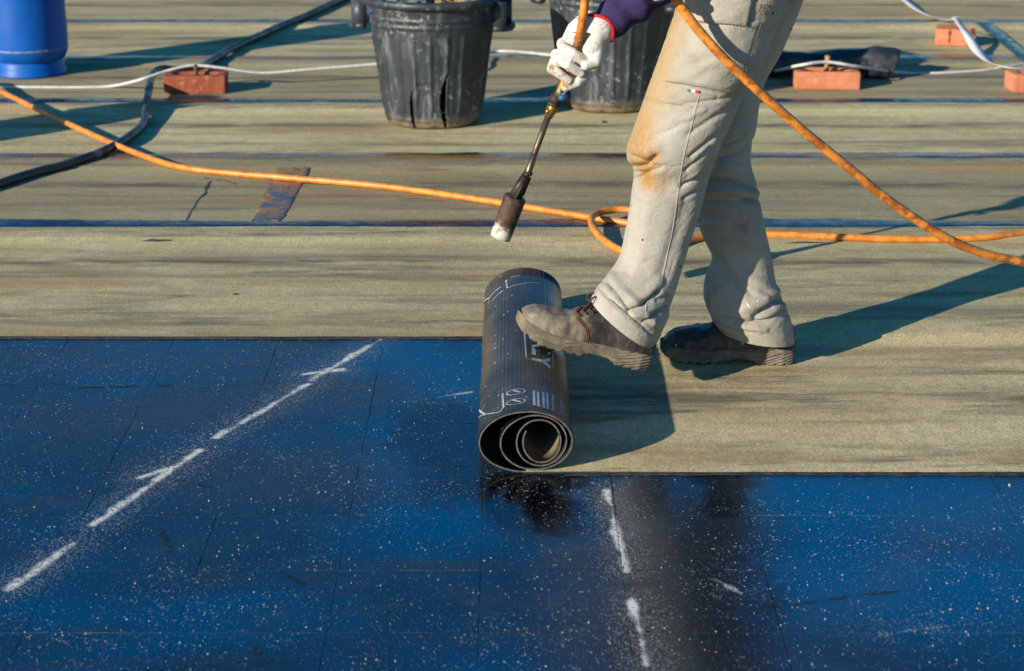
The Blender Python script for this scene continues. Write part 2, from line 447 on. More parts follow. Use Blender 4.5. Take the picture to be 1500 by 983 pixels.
strip_labels = [
    None,
    'beige felt strip whose front edge meets the blue primed tiles, behind the worker',
    'beige felt strip the orange hose lies along, with an amber patch',
    'beige felt strip on which both black bins and the hose bend stand',
    'beige felt strip under the three bricks and the white rope',
    'beige felt strip behind the brick row, under the broken brick',
    'beige felt strip crossing the top edge of the photo',
]
strips = []
for k in range(1, len(B)):
    D0, D1 = B[k - 1] - LAP, B[k]
    fm_ = mat_felt('felt_%d' % k, k * 1.7, warm=(0.0, -.005, 0.01, 0.0)[k % 4], tone=(1, .92, .62, 1.08, .70, 1.02, .8, 1)[k], edge_lines=[(B[k - 1], .10, .75), (D1, .11, .9), (D0 + .64, .08, .9), (D0 + .34, .04, .6), (D0 + .50, .02, .5)])
    V, F, fmi = strip_rows(-9, 9, D0, D1, 0.0002 + 0.0001 * k, D1 - LAP, k * 3.3)
    s = mk('felt_strip', (V, F), None, None, True, [fm_, M['edge']], fmi)
    lab = strip_labels[k] if k < len(strip_labels) else 'beige felt strip beyond the top edge of the photo'
    tag(s, lab, 'roofing felt', 'felt strips already laid on the roof')
    strips.append(s)
    if k < 8:
        seam('bitumen_seam', D1, -4.5, 4.5, 0.0092, M['bit_amber'] if k in (2, 4) else M['bit'], s, k * 5.1, 0.040 if k < 2 else 0.050, (0.105 if k < 5 else 0.13))
        for q in range(3 if k < 4 else 1):                        # stray dribbles beside the lap
            xx = rnd.uniform(-1.8, 1.8); seam('bitumen_dribble', D1 + rnd.uniform(0.02, 0.05), xx, xx + rnd.uniform(0.3, 0.9), 0.0052, M['bit'], s, k * 9.1 + q, 0.002, 0.010, 120)

for k_, (x0_, x1_, D_, par) in enumerate(((-4.5, .02, B[0] - LAP - .008, strips[0]),)):
    seam('bitumen_edge', D_, x0_, x1_, 0.0035, M['edge'], par, 41 + k_, 0.004, 0.014)
# amber repair patch across the second strip
def flat_patch(name, outline, z, mat, parent, seed, thick=0.002, n=40):
    pts = cr([(p.x, p.y, 0) for p in outline] + [tuple(outline[0])], n * len(outline))[:-1]
    c = pts.mean(axis=0); rows = []
    for f, dz in ((1.0, -0.002), (0.985, thick * 0.7), (0.93, thick), (0.6, thick), (0.25, thick), (0.02, thick)):
        row = []
        for q in pts:
            e = 1 + 0.10 * nz(q[0] * 22, q[1] * 22, seed) + 0.06 * nz(q[0] * 70, q[1] * 70, seed)
            x = c[0] + (q[0] - c[0]) * f * e; y = c[1] + (q[1] - c[1]) * f * e
            row.append(Vector((x, y, z + dz + 0.0012 * nz(x * 30, y * 30, seed + 4))))
        rows.append(row)
    V, F = grid(rows, True)
    return mk(name, (V, F), mat, parent)
def mat_patch():
    t = T('amber_patch'); p = t.pos
    f = t.rmp(t.noise(p, 7, 7, 0.7, 1.0), 0.42, 0.60)
    c = t.mix(f, (0.36, 0.19, 0.045), (0.06, 0.040, 0.055))
    c = t.mix(t.rmp(t.noise(p, 20, 6, 0.75, 1.5), 0.54, 0.62), c, (0.012, 0.010, 0.016))
    return t.fin(c, t.rmp(f, 0, 1, 0.5, 0.25), 0.5, t.bump(t.noise(p, 40, 6, 0.7), 0.5, 0.003))
M['patch'] = mat_patch()
s2 = strips[1]
pz = 0.0046
tag(flat_patch('repair_patch', [gnd(408, 240), gnd(455, 238), gnd(438, 280), gnd(408, 330), gnd(372, 330), gnd(390, 285)], pz, M['patch'], s2, 3), 'amber and black bitumen repair patch')
for A_, B_, r_ in (((412, 238), (372, 328), .006), ((456, 240), (408, 331), .006), ((434, 240), (392, 330), .003), ((384, 306), (408, 322), .004), ((308, 268), (270, 330), .006), ((300, 262), (345, 272), .003)):
    P = [Vector(gnd(*A_)).lerp(gnd(*B_), i / 30) for i in range(31)]
    P = [Vector((p.x + .010 * nz(p.y * 9, 1, A_[0]) , p.y + .02 * nz(p.x * 12, 4, A_[1]), pz + 0.001)) for p in P]
    vf = tube(P, [max(.0006, r_ * (0.55 + 0.9 * nz(i * .35, A_[0], 2))) for i in range(31)], 8)
    mk('bitumen_crack_line', ([Vector((v.x, v.y, pz + (v.z - pz) * 0.4)) for v in vf[0]], vf[1]), M['bit'], s2)
# bitumen scraps trodden onto the felt
for (cx, cy, w, h_, rz) in ((230, 355, 44, 3, .1), (345, 434, 8, 2, 0), (20, 245, 10, 8, 0), (1180, 358, 60, 2, -.1), (885, 181, 8, 3, 0)):
    k = rnd.random() * 50
    vf = flat_patch('bitumen_scrap', [gnd(cx - w / 2, cy + 1), gnd(cx - w * .2, cy - h_ / 2), gnd(cx + w * .3, cy - h_ * .4), gnd(cx + w / 2, cy), gnd(cx + w * .1, cy + h_ / 2)], 0.0052, M['tar'], None, k, 0.0010, 10)
    tag(vf, {230: 'long thin dark bitumen scrap left of the amber patch, below the seam', 355: 'small dark bitumen scrap below the amber patch', 345: 'tiny dark crumb on the felt near the blue tiles, left', 20: 'black bitumen lump beside the black hose at left edge',
             905: 'dark bitumen smear left of the stained knee', 1180: 'thin dark bitumen streak right of the rear trouser leg', 600: 'tiny crumb at the base of the left bin', 1265: 'small dark crumb on newest strip, right of the front boot shadow',
             1150: 'small dark scuffed scrap on newest strip below the planted boot', 1365: 'dark oily smear near the front edge of the newest strip', 885: 'small dark crumb in front of the right bin'}[cx], 'bitumen scrap', 'bitumen scraps trodden onto the felt')

# ------------------------------------------------------------------ the roll being unrolled
def mat_film():
    t = T('roll_film'); p = t.pos
    f = t.rmp(t.noise(t.vs(p, (6, 1.5, 6)), 1.6, 6, 0.65), 0.35, 0.7)
    c = t.mix(f, (0.020, 0.018, 0.018), (0.068, 0.046, 0.030))
    c = t.mix(t.mul(t.rmp(t.noise(p, 16, 7, 0.7), 0.56, 0.72), 0.45), c, (0.14, 0.115, 0.085))
    c = t.mix(t.mul(t.dots(p, 110, 0.3, 0.9), 0.8), c, (0.5, 0.48, 0.44))
    m = t.fin(c, t.rmp(t.noise(p, 9, 5, 0.6), 0.3, 0.7, 0.30, 0.48), 0.6, t.bump(t.noise(p, 150, 4, 0.7), 0.25, 0.001))
    t.put(t.b.inputs['Specular Tint'], (0.40, 0.75, 1.0, 1.0))
    return m
M['film'] = mat_film()
M['felt0'] = mat_felt('felt_new', 0.4, warm=0.03, tone=1.05, edge_lines=[(3.69 + .42, .13, .85), (3.69 + .12, .05, .5), (4.69, .05, .5), (4.45, .05, .3)])
M['felt_in'] = simple('felt_inner_face', (0.20, 0.17, 0.10), (0.30, 0.25, 0.15), 40, 0.85, 0.2)
M['print'] = simple('white_print', (0.20, 0.27, 0.32), (0.42, 0.50, 0.56), 60, 0.5)
F0, F1 = 3.690, 4.692
S0 = (750 + 0, 0)
turnX = [0.0235, 0.0435, 0.0520, 0.0545, 0.0545]; turnW = [0.0940, 0.0725, 0.0475, 0.0370, 0.0330]
turnT = [0.1310, 0.1240, 0.1130, 0.1030, 0.0960]; turnB = [0.0025, 0.0075, 0.0125, 0.0175, 0.022]
def spiral(s):
    """s = turns from the point where the sheet leaves the ground; outer face centre line (x, z)"""
    g_ = lambda A: float(np.interp(max(s - 0.12, 0) , range(5), A))
    a = -math.pi / 2 - 2 * math.pi * s
    zt, zb = g_(turnT), g_(turnB)
    return g_(turnX) + g_(turnW) * math.cos(a), (zt + zb) / 2 + (zt - zb) / 2 * math.sin(a)
roll = thing('felt_roll', (0.0235, 4.19, 0.0), 'black printed roofing felt roll being unrolled under the raised boot, with newest strip', 'felt roll')
V, F, fmi = strip_rows(0.0235, 9, F0, F1, 0.0003, F1 - LAP, 0.7, 260)
laid = mk('laid_strip', (V, F), None, roll, True, [M['felt0'], M['edge']], fmi)
seam('bitumen_edge', F0 - .008, .10, 4.5, 0.0035, M['edge'], roll, 47, 0.004, 0.014)
NT = 3.35; NS = 1000; TH2 = 0.0034
ss = np.linspace(0.0, NT, NS)
ctr = [spiral(s) for s in ss]
rowsO, rowsI = [], []
ny = 14
nrm_l = []
for i, s in enumerate(ss):
    x, z = ctr[i]
    x2, z2 = ctr[min(i + 1, NS - 1)]; x1, z1 = ctr[max(i - 1, 0)]
    tx, tz = x2 - x1, z2 - z1; L_ = math.hypot(tx, tz) or 1
    nx_, nzz = tz / L_, -tx / L_                                 # outward (tangent runs clockwise)
    if i == 0: nx_, nzz = 0, -1
    cx_, cz_ = np.interp(s, range(5), turnX), 0.06
    if nx_ * (x - cx_) + nzz * (z - cz_) < 0: nx_, nzz = -nx_, -nzz
    nrm_l.append((nx_, nzz))
    rib = 0.00030 * math.sin(2 * math.pi * s * 64) if s < 1.15 else 0
    inset = 0.006 * max(0, s - 0.9)
    ro, ri = [], []
    for j in range(ny):
        y = F0 + (F1 - F0) * j / (ny - 1)
        if j == 0: y += inset + 0.0018 * nz(s * 9, 3, 1) + 0.0008 * nz(s * 40, 3, 1)
        wv_ = 0.0012 * nz(x * 8, y * 4, s * 2)
        ro.append(Vector((x + nx_ * (rib + wv_), y, max(0.0008, z + nzz * (rib + wv_)))))
        ri.append(Vector((x - nx_ * TH2 + nx_ * wv_, y, z - nzz * TH2 + nzz * wv_)))
    rowsO.append(ro); rowsI.append(ri)
Vo, Fo = grid(rowsO); Vi, Fi = grid(rowsI)
n0 = len(Vo); V = Vo + Vi
F = list(Fo) + [tuple(q + n0 for q in f[::-1]) for f in Fi]
fm = [0] * len(Fo) + [1] * len(Fi)
for i in range(NS - 1):
    F.append((i * ny, n0 + i * ny, n0 + (i + 1) * ny, (i + 1) * ny)); fm.append(2)
    e = ny - 1; F.append((i * ny + e, (i + 1) * ny + e, n0 + (i + 1) * ny + e, n0 + i * ny + e)); fm.append(2)
i = NS - 1
for j in range(ny - 1): F.append((i * ny + j, i * ny + j + 1, n0 + i * ny + j + 1, n0 + i * ny + j)); fm.append(2)
M['roll_edge'] = simple('roll_cut_edge', (0.05, 0.047, 0.042), (0.12, 0.11, 0.09), 70, 0.7)
rb = mk('roll', (V, F), None, roll, True, [M['film'], M['felt_in'], M['roll_edge']], fm)
def rollp(s, y, o=0.0009):
    i = min(max(int(round(s / NT * (NS - 1))), 0), NS - 1)
    f = s / NT * (NS - 1); i0 = min(max(int(f), 0), NS - 2); q = f - i0
    x = ctr[i0][0] * (1 - q) + ctr[i0 + 1][0] * q; z = ctr[i0][1] * (1 - q) + ctr[i0 + 1][1] * q
    return Vector((x + nrm_l[i][0] * o, y, z + nrm_l[i][1] * o))
Sg = np.linspace(0.12, 0.80, 140); Yg = np.linspace(F0, F1, 160)
RP = [(s, y, *pix(rollp(s, y))) for s in Sg for y in Yg]
RPa = np.array(RP)
def rollpix(x, y):
    k = np.argmin((RPa[:, 2] - x) ** 2 + (RPa[:, 3] - y) ** 2); return RPa[k, 0], RPa[k, 1]
CIRC = 0.40
def roll_line(pts, w=0.0016, n=24):
    """printed stroke: polyline of (s, y) on the outer turn"""
    P = cr([(a, b, 0) for a, b in pts], n) if len(pts) > 2 else np.array([np.array(pts[0] + (0,)) * (1 - q) + np.array(pts[1] + (0,)) * q for q in np.linspace(0, 1, n)])
    rows = []
    for i in range(n):
        d = P[min(i + 1, n - 1)] - P[max(i - 1, 0)]; dx, dy = d[0] * CIRC, d[1]; L_ = math.hypot(dx, dy) or 1
        px_, py_ = -dy / L_ * w / 2, dx / L_ * w / 2
        rows.append([rollp(P[i][0] + px_ / CIRC, P[i][1] + py_), rollp(P[i][0] - px_ / CIRC, P[i][1] - py_)])
    return grid(rows)
def px_line(pts, w=0.0018, n=24): return roll_line([rollpix(*p) for p in pts], w, n)
def circle(x, y, rs, ry, w=0.002, n=40):
    s0, y0 = rollpix(x, y)
    return roll_line([(s0 + rs / CIRC * math.cos(2 * math.pi * k / 16), y0 + ry * math.sin(2 * math.pi * k / 16)) for k in range(17)], w, n)
def text_mesh(body, size=1.0):
    cu = bpy.data.curves.new('t', 'FONT'); cu.body = body; cu.size = size; cu.offset = 0.03; cu.resolution_u = 3
    ob = bpy.data.objects.new('t', cu); COL.objects.link(ob)
    me = ob.to_mesh()
    V = [v.co.copy() for v in me.vertices]; F = [tuple(p.vertices) for p in me.polygons]
    ob.to_mesh_clear(); bpy.data.objects.remove(ob); bpy.data.curves.remove(cu)
    return V, F
def roll_text(body, s_base, y_start, ksz, kadv):
    """reads towards the near end, letter tops to the right"""
    V, F = text_mesh(body)
    return [rollp(s_base + v.y * ksz / CIRC, y_start - v.x * kadv, 0.0011) for v in V], F
s_b, y_b = rollpix(780, 534); _, y_top = rollpix(780, 470)
tv = text_mesh('ITALY')[0]; tw = max(v.x for v in tv)
mk('print_word', roll_text('ITALY', s_b, y_b + tw * 0.10, 0.040, 0.10), M['print'], rb, False)
pl = [px_line([(768, 470), (768, 487), (770, 524)]), px_line([(770, 525), (788, 530), (811, 539)]), px_line([(811, 539), (808, 500), (806, 488)])]
mk('print_frame', join(*pl), M['print'], rb, False)
for q in (574, 588): mk('print_mark', join(circle(756, q, .013, .016), px_line([(752, q - 2), (762, q)], .005)), M['print'], rb, False)
pl = [px_line([(737, 576), (738, 598)], .0026), px_line([(738, 598), (722, 606), (710, 618)], .002), px_line([(710, 592), (704, 606)], .002), px_line([(718, 588), (711, 608)], .004)]
mk('print_panel', join(*pl), M['print'], rb, False)
pl = []
for q in range(5):
    x = 781 + q * 7; pl.append(px_line([(x, 572 + q * 1.3), (x + 1, 593 + q * 2.2)], .0034))
pl += [px_line([(778, 592), (798, 597), (822, 608)], .002), px_line([(822, 586), (823, 607)], .002)]
mk('print_text_lines', join(*pl), M['print'], rb, False)
pl = [px_line([(741, 410), (742, 422)], .003), px_line([(742, 422), (770, 415), (800, 417)], .003), px_line([(748, 406), (762, 404)], .004), px_line([(716, 438), (734, 420)], .006), px_line([(722, 440), (736, 425)], .004), px_line([(710, 448), (718, 436)], .004)]
mk('print_far_end', join(*pl), M['print'], rb, False)
V, F = [], []
# ------------------------------------------------------------------ fabric materials
def mat_trousers():
    t = T('trouser_cotton'); p = t.pos
    c = t.mix(t.rmp(t.noise(p, 9, 6, 0.65), 0.3, 0.72), (0.300, 0.280, 0.236), (0.385, 0.358, 0.305))
    pn = t.n('ShaderNodeVectorMath', {0: p, 1: t.vs(t.n('ShaderNodeVectorMath', {0: t.n('ShaderNodeTexNoise', {'Vector': p, 'Scale': 14.0, 'Detail': 5.0}).outputs['Color'], 1: (.5, .5, .5)}, operation='SUBTRACT').outputs[0], (.07, .07, .07))}, operation='ADD').outputs[0]
    # rust-coloured dirt down the front of the thigh and at the knee
    d1 = t.seg(at(985, 20, 4.15), at(925, 190, 4.14), pn)
    c = t.mix(t.mul(t.rmp(d1, 0.095, 0.0), 0.9), c, (0.37, 0.245, 0.11))
    d2 = t.seg(at(928, 205, 4.12), at(944, 252, 4.12), pn)
    k2 = t.mul(t.rmp(d2, 0.068, 0.008), t.rmp(t.noise(t.vs(p, (1, 1, .5)), 34, 6, 0.75), 0.28, 0.62))
    c = t.mix(t.mul(k2, 0.95), c, (0.36, 0.17, 0.03))
    c = t.mix(t.mul(t.rmp(t.noise(p, 33, 7, 0.72, 0.8), 0.62, 0.74), t.rmp(d2, 0.06, 0.0)), c, (0.10, 0.05, 0.02))
    # dusty hems
    sep = t.n('ShaderNodeSeparateXYZ', {0: p})
    c = t.mix(t.mul(t.rmp(sep.outputs[2], 0.16, 0.05), t.rmp(t.noise(p, 30, 6, 0.7), 0.4, 0.65, 0, 0.6)), c, (0.40, 0.31, 0.18))
    c = t.mix(t.mul(t.rmp(t.noise(p, 17, 8, 0.75, .5), 0.54, 0.72), 0.45), c, (0.20, 0.165, 0.115))
    c = t.mix(t.mul(t.rmp(t.noise(p, 7, 6, 0.7), 0.50, 0.70), 0.30), c, (0.46, 0.44, 0.41))
    c = t.mix(t.dots(p, 120, 0.22, 0.965), c, (0.62, 0.58, 0.48))
    c = t.mix(t.dots(p, 48, 0.16, 0.94), c, (0.05, 0.04, 0.03))
    w = t.n('ShaderNodeTexWave', {'Vector': t.n('ShaderNodeMapping', {'Vector': p, 'Rotation': (rad(20), rad(40), 0)}).outputs[0], 'Scale': 150.0, 'Distortion': 1.0}).outputs[1]
    rg = t.m_('ABSOLUTE', t.m_('SUBTRACT', t.noise(t.vs(p, (1, 1, 1.7)), 15, 3, 0.5, 1.4), .5))
    rg2 = t.m_('ABSOLUTE', t.m_('SUBTRACT', t.noise(t.vs(p, (1.3, 1, 1.5)), 34, 3, 0.5, 1.0), .5))
    cre = t.add(t.mul(t.rmp(rg, 0.0, 0.11), .8), t.mul(t.rmp(rg2, 0.0, 0.10), .22))
    n1 = t.bump(w, 0.10, 0.0006)
    return t.fin(c, 0.88, 0.2, t.bump(t.add(cre, t.mul(t.noise(p, 300, 3, .7), .15)), 0.20, 0.0042, n1))
M['trousers'] = mat_trousers()
M['thread'] = simple('ochre_thread', (0.34, 0.27, 0.17), (0.24, 0.19, 0.12), 200, 0.8, 0.2)
M['dark_thread'] = simple('dark_thread', (0.10, 0.06, 0.03), (0.05, 0.035, 0.02), 200, 0.8, 0.2)
M['navy'] = simple('navy_cloth', (0.022, 0.014, 0.060), (0.040, 0.028, 0.090), 30, 0.85, 0.2, 0.5, 0.003)
M['skin'] = simple('skin', (0.42, 0.22, 0.15), (0.50, 0.28, 0.20), 40, 0.55)
M['hair'] = simple('hair', (0.03, 0.02, 0.015), (0.06, 0.04, 0.03), 90, 0.6)
M['red'] = simple('red_binding', (0.55, 0.02, 0.03), (0.42, 0.015, 0.02), 120, 0.7, 0.2)
def mat_glove():
    t = T('glove_leather'); p = t.obj
    c = t.mix(t.rmp(t.noise(p, 30, 6, .6), .3, .7), (0.50, 0.48, 0.45), (0.66, 0.64, 0.60))
    d = t.noise(p, 42, 6, .7, .6)
    c = t.mix(t.mul(t.rmp(d, .54, .66), .6), c, (0.34, 0.22, 0.09))
    for q, r in (((809, 101), .016), ((836, 121), .011), ((829, 127), .012), ((853, 86), .012)):
        pt = at(q[0], q[1], 4.595) - wloc_person
        dd = t.n('ShaderNodeVectorMath', {0: p, 1: pt}, operation='DISTANCE').outputs['Value']
        c = t.mix(t.mul(t.rmp(dd, r * 1.5, r * .4), t.rmp(t.noise(p, 110, 5, .7), .35, .6)), c, (0.26, 0.13, 0.03))
    return t.fin(c, .7, .3, t.bump(t.add(t.noise(p, 85, 6, .65, 1.0), t.mul(t.noise(p, 400, 3, .6), .2)), .55, .004))

# ------------------------------------------------------------------ the worker
PL = Vector((0.50, 4.25, 0.0)); wloc_person = PL
M['glove'] = mat_glove()
person = thing('person', PL, 'worker in paint-stained beige cargo trousers, navy sleeve, white glove and work boots', 'person')

near_raw = [((1020, -190), (1215, -180), 4.17), ((1010, -100), (1200, -95), 4.16), ((994, 0), (1160, -8), 4.15), ((980, 48), (1136, 38), 4.14), ((966, 88), (1117, 86), 4.135), ((950, 132), (1087, 138), 4.13),
           ((936, 172), (1070, 176), 4.125), ((923, 212), (1056, 206), 4.12), ((921, 232), (1046, 236), 4.12), ((930, 252), (1037, 260), 4.12), ((927, 286), (1026, 300), 4.115), ((917, 342), (1011, 350), 4.11),
           ((910, 374), (995, 402), 4.105), ((896, 398), (982, 440), 4.10), ((884, 414), (976, 466), 4.10), ((872, 434), (960, 496), 4.10), ((869, 441), (950, 504), 4.10)]
far_raw = [((1040, -190), (1225, -185), 4.33), ((1038, -100), (1208, -100), 4.335), ((1030, 0), (1174, 0), 4.34), ((1014, 68), (1146, 68), 4.345), ((1004, 125), (1117, 125), 4.35), ((1000, 188), (1105, 188), 4.355),
          ((996, 232), (1097, 233), 4.36), ((1006, 268), (1107, 272), 4.36), ((1020, 312), (1115, 316), 4.365), ((1031, 345), (1121, 346), 4.37), ((1045, 378), (1129, 380), 4.375), ((1036, 406), (1136, 418), 4.375),
          ((1033, 434), (1148, 444), 4.375), ((1041, 458), (1156, 466), 4.375), ((1054, 478), (1159, 494), 4.375), ((1058, 482), (1160, 499), 4.375)]
near_D = [4.18, 4.18, 4.175, 4.175, 4.175, 4.175, 4.175, 4.175, 4.18, 4.185, 4.185, 4.182, 4.172, 4.158, 4.148, 4.138, 4.136]
near_st = [(a_, b_, d_) for (a_, b_, _), d_ in zip(near_raw, near_D)]
far_st = [(a_, b_, d_ - .022) for a_, b_, d_ in far_raw]
def segd(px, py, pts):
    best = np.full(px.shape, 1e9)
    for (x0, y0), (x1, y1) in zip(pts[:-1], pts[1:]):
        dx, dy = x1 - x0, y1 - y0; h = np.clip(((px - x0) * dx + (py - y0) * dy) / (dx * dx + dy * dy), 0, 1)
        best = np.minimum(best, np.hypot(px - x0 - dx * h, py - y0 - dy * h))
    return best
def build_leg(st, ratio, folds, nt=320, nph=168, seed=0.0, rough=1.0, hem=0.034):
    A = cr([(l[0], l[1], r[0], r[1], D) for l, r, D in st], nt)
    P = np.zeros((nt, nph, 3)); N = np.zeros((nt, nph, 3))
    ph = np.linspace(0, 2 * math.pi, nph, endpoint=False)
    for i in range(nt):
        L = np.array(at(A[i, 0], A[i, 1], A[i, 4])); R = np.array(at(A[i, 2], A[i, 3], A[i, 4]))
        c = (L + R) / 2; a = (R - L) / 2; hw = np.linalg.norm(a); e = a / hw
        co, si = np.cos(ph), np.sin(ph)
        sg = np.sign(si) * np.abs(si) ** 0.92
        P[i] = c - np.outer(co, a) + np.outer(sg * hw * ratio, [0, -1, 0])
        N[i] = -np.outer(co, e) + np.outer(si, [0, -1, 0])
    zc = P[..., 1] * CT + (H - P[..., 2]) * ST
    px = 750 + FPX * P[..., 0] / zc; py = 491.5 + FPX * ((H - P[..., 2]) * CT - P[..., 1] * ST) / zc
    front = np.clip(0.35 + np.sin(ph)[None, :] * 1.6, 0.0, 1.0)
    d = np.zeros((nt, nph))
    for pts, w, amp in folds:
        q = segd(px, py, pts); d += 1.3 * amp * 0.001 * np.exp(-(q / (w * .85)) ** 2) * front
    for i in range(nt):
        for j in range(nph):
            x, y, z = P[i, j]
            # soft cloth waves, tighter towards the hem and behind the knee
            g1 = nz(x * 7 + z * 3, y * 7, z * 11 - x * 6 + seed)
            g2 = nz(x * 16 + z * 9, y * 16, z * 30 - x * 14 + seed)
            g3 = abs(nz(x * 9 + z * 8, y * 12, z * 21 - x * 12 + seed + 9))
            d[i, j] += rough * (0.0022 * g1 + 0.0005 * g2 - 0.0010 * max(0, 0.08 - g3) / 0.08)
    # hem
    dist = np.linalg.norm(P - P[-1][None], axis=2)
    d *= np.clip((dist - hem * 0.75) / (hem * 0.5), 0.12, 1.0)
    P2 = P + N * d[..., None]
    band = dist < hem
    P2 += N * (band * 0.0026)[..., None] - N * ((np.abs(dist - hem * 0.90) < 0.0014) * 0.0014)[..., None]
    return P2, N
nf = [([(879, 424), (890, 437), (916, 458), (946, 484), (953, 491)], 3.2, -8), ([(887, 414), (904, 432), (920, 455)], 3.5, -7), ([(894, 404), (914, 426), (934, 444)], 7, 5), ([(919, 456), (942, 446), (963, 427)], 4, -8), ([(928, 440), (950, 428), (966, 410)], 7, 4.5),
      ([(928, 462), (946, 460), (957, 472)], 5, 5), ([(952, 466), (976, 450)], 4, -8), ([(962, 440), (978, 434)], 4, -5), ([(940, 472), (952, 464), (962, 456)], 3, -4), ([(900, 395), (925, 404), (945, 402)], 7, -2),
      ([(918, 243), (944, 241), (960, 229)], 5, -9), ([(924, 212), (944, 220), (960, 214)], 11, 5), ([(932, 262), (950, 252), (968, 244)], 4, -4), ([(930, 228), (952, 237)], 4, -4), ([(926, 250), (946, 250), (962, 241)], 3, -3),
      ([(998, 272), (1020, 259), (1044, 236)], 4, -5), ([(1004, 248), (1040, 214)], 4, -4.5), ([(1010, 229), (1052, 194)], 4, -4), ([(1002, 290), (1030, 274)], 4, -4), ([(1012, 260), (1042, 240)], 5, 3.5), ([(1014, 236), (1046, 206)], 5, 3),
      ([(983, 112), (1023, 90), (1045, 82)], 4, -2.6), ([(980, 86), (1010, 66)], 4, -2.2), ([(975, 130), (1015, 119), (1040, 104)], 4, -2.4), ([(1000, 152), (1040, 147), (1079, 141)], 3.5, -3), ([(1007, 197), (1047, 170), (1070, 158)], 5, -3.2),
      ([(944, 143), (975, 153), (1016, 158)], 2.6, -4), ([(972, 121), (1020, 129), (1083, 140)], 2.6, -3), ([(1002, 176), (1030, 160)], 5, 2.5), ([(1005, 300), (988, 352), (970, 402)], 13, -4), ([(962, 262), (948, 320), (938, 372)], 14, 3), ([(935, 300), (930, 360), (918, 394)], 9, -2.5), ([(955, 200), (985, 190), (1005, 176)], 5, -2.2), ([(1000, 60), (1030, 50)], 4, -2), ([(1062, 118), (1084, 104)], 4, -2.5)]
ff = [([(1036, 262), (1070, 264), (1103, 276)], 6, -8), ([(1034, 280), (1070, 281), (1108, 284)], 7, 5), ([(1034, 294), (1070, 297), (1110, 292)], 6, -6), ([(1030, 312), (1066, 318), (1094, 336)], 6, -6), ([(1055, 232), (1082, 222), (1100, 206)], 7, -6), ([(1060, 248), (1090, 244)], 8, 4),
      ([(1106, 464), (1136, 446), (1154, 436)], 6, -9), ([(1090, 452), (1120, 440), (1142, 424)], 8, 4), ([(1078, 470), (1120, 472), (1154, 460)], 5, -5), ([(1060, 470), (1085, 478), (1120, 484)], 5, 3), ([(1058, 366), (1086, 402), (1134, 424)], 8, 4), ([(1050, 372), (1076, 410), (1100, 430)], 7, -4), ([(1046, 440), (1070, 456)], 7, -4), ([(1134, 450), (1156, 444)], 4, 5), ([(1112, 456), (1140, 438)], 3, -6), ([(1095, 474), (1130, 466), (1152, 452)], 3, -4), ([(1060, 462), (1090, 470)], 3, -3), ([(1050, 284), (1080, 288), (1105, 296)], 3, -4), ([(1040, 304), (1070, 308)], 3, -3.5), ([(1060, 214), (1090, 200)], 3, -4), ([(1128, 438), (1144, 430)], 3, -4), ([(1090, 420), (1120, 434)], 4, 2.5)]
PN, NN = build_leg(near_st, 0.92, nf, seed=1.0)
PF, NF = build_leg(far_st, 0.92, ff, seed=20.0)
def ringgrid(P): return grid([[Vector(q) for q in r] for r in P], True)
# seat of the trousers joins the two legs above the frame
seat = []
for z, cx_, hx, hy in ((0.845, 0.475, 0.120, 0.165), (0.90, 0.478, 0.130, 0.182), (0.96, 0.475, 0.128, 0.183), (1.03, 0.465, 0.120, 0.172), (1.07, 0.46, 0.117, 0.168)):
    seat.append([Vector((cx_ + hx * math.cos(a), 4.245 + hy * math.sin(a), z)) for a in np.linspace(0, 2 * math.pi, 64, endpoint=False)])
sv, sf = grid(seat, True); sf.append(tuple(range(64))[::-1])
tr = mk('trousers', join(ringgrid(PN), ringgrid(PF), (sv, sf)), M['trousers'], person)
mod(tr, 'SOLIDIFY', thickness=0.0028, offset=-1.0)
# surface lookup: photo position -> point on the camera side of a leg
def surf(P):
    nph = P.shape[1]; Q = P[:, 4:nph // 2 - 3].reshape(-1, 3)
    zc = Q[:, 1] * CT + (H - Q[:, 2]) * ST
    return Q, 750 + FPX * Q[:, 0] / zc, 491.5 + FPX * ((H - Q[:, 2]) * CT - Q[:, 1] * ST) / zc
SN, SFR = surf(PN), surf(PF)
def on(S, x, y, o=0.0015):
    Q, px, py = S; d = (px - x) ** 2 + (py - y) ** 2
    k = np.argpartition(d, 6)[:6]; w = 1 / (d[k] + 0.6); D = float((Q[k, 1] * w).sum() / w.sum())
    return at(x, y, D - o)
def cloth_patch(S, corners, o0, nu=26, nv=20, bulge=0.0, edge=0.006):
    """pocket or flap sewn to the leg: corners TL, TR, BR, BL in photo position"""
    rows = []
    for i in range(nv + 1):
        row = []
        for j in range(nu + 1):
            u, v = j / nu, i / nv
            x = (corners[0][0] * (1 - u) + corners[1][0] * u) * (1 - v) + (corners[3][0] * (1 - u) + corners[2][0] * u) * v
            y = (corners[0][1] * (1 - u) + corners[1][1] * u) * (1 - v) + (corners[3][1] * (1 - u) + corners[2][1] * u) * v
            b = o0 + bulge * math.sin(math.pi * u) * math.sin(math.pi * v) + 0.0012 * nz(u * 5, v * 5, o0 * 900)
            if i in (0, nv) or j in (0, nu): b = -0.002
            row.append(on(S, x, y, b))
        rows.append(row)
    return grid(rows)
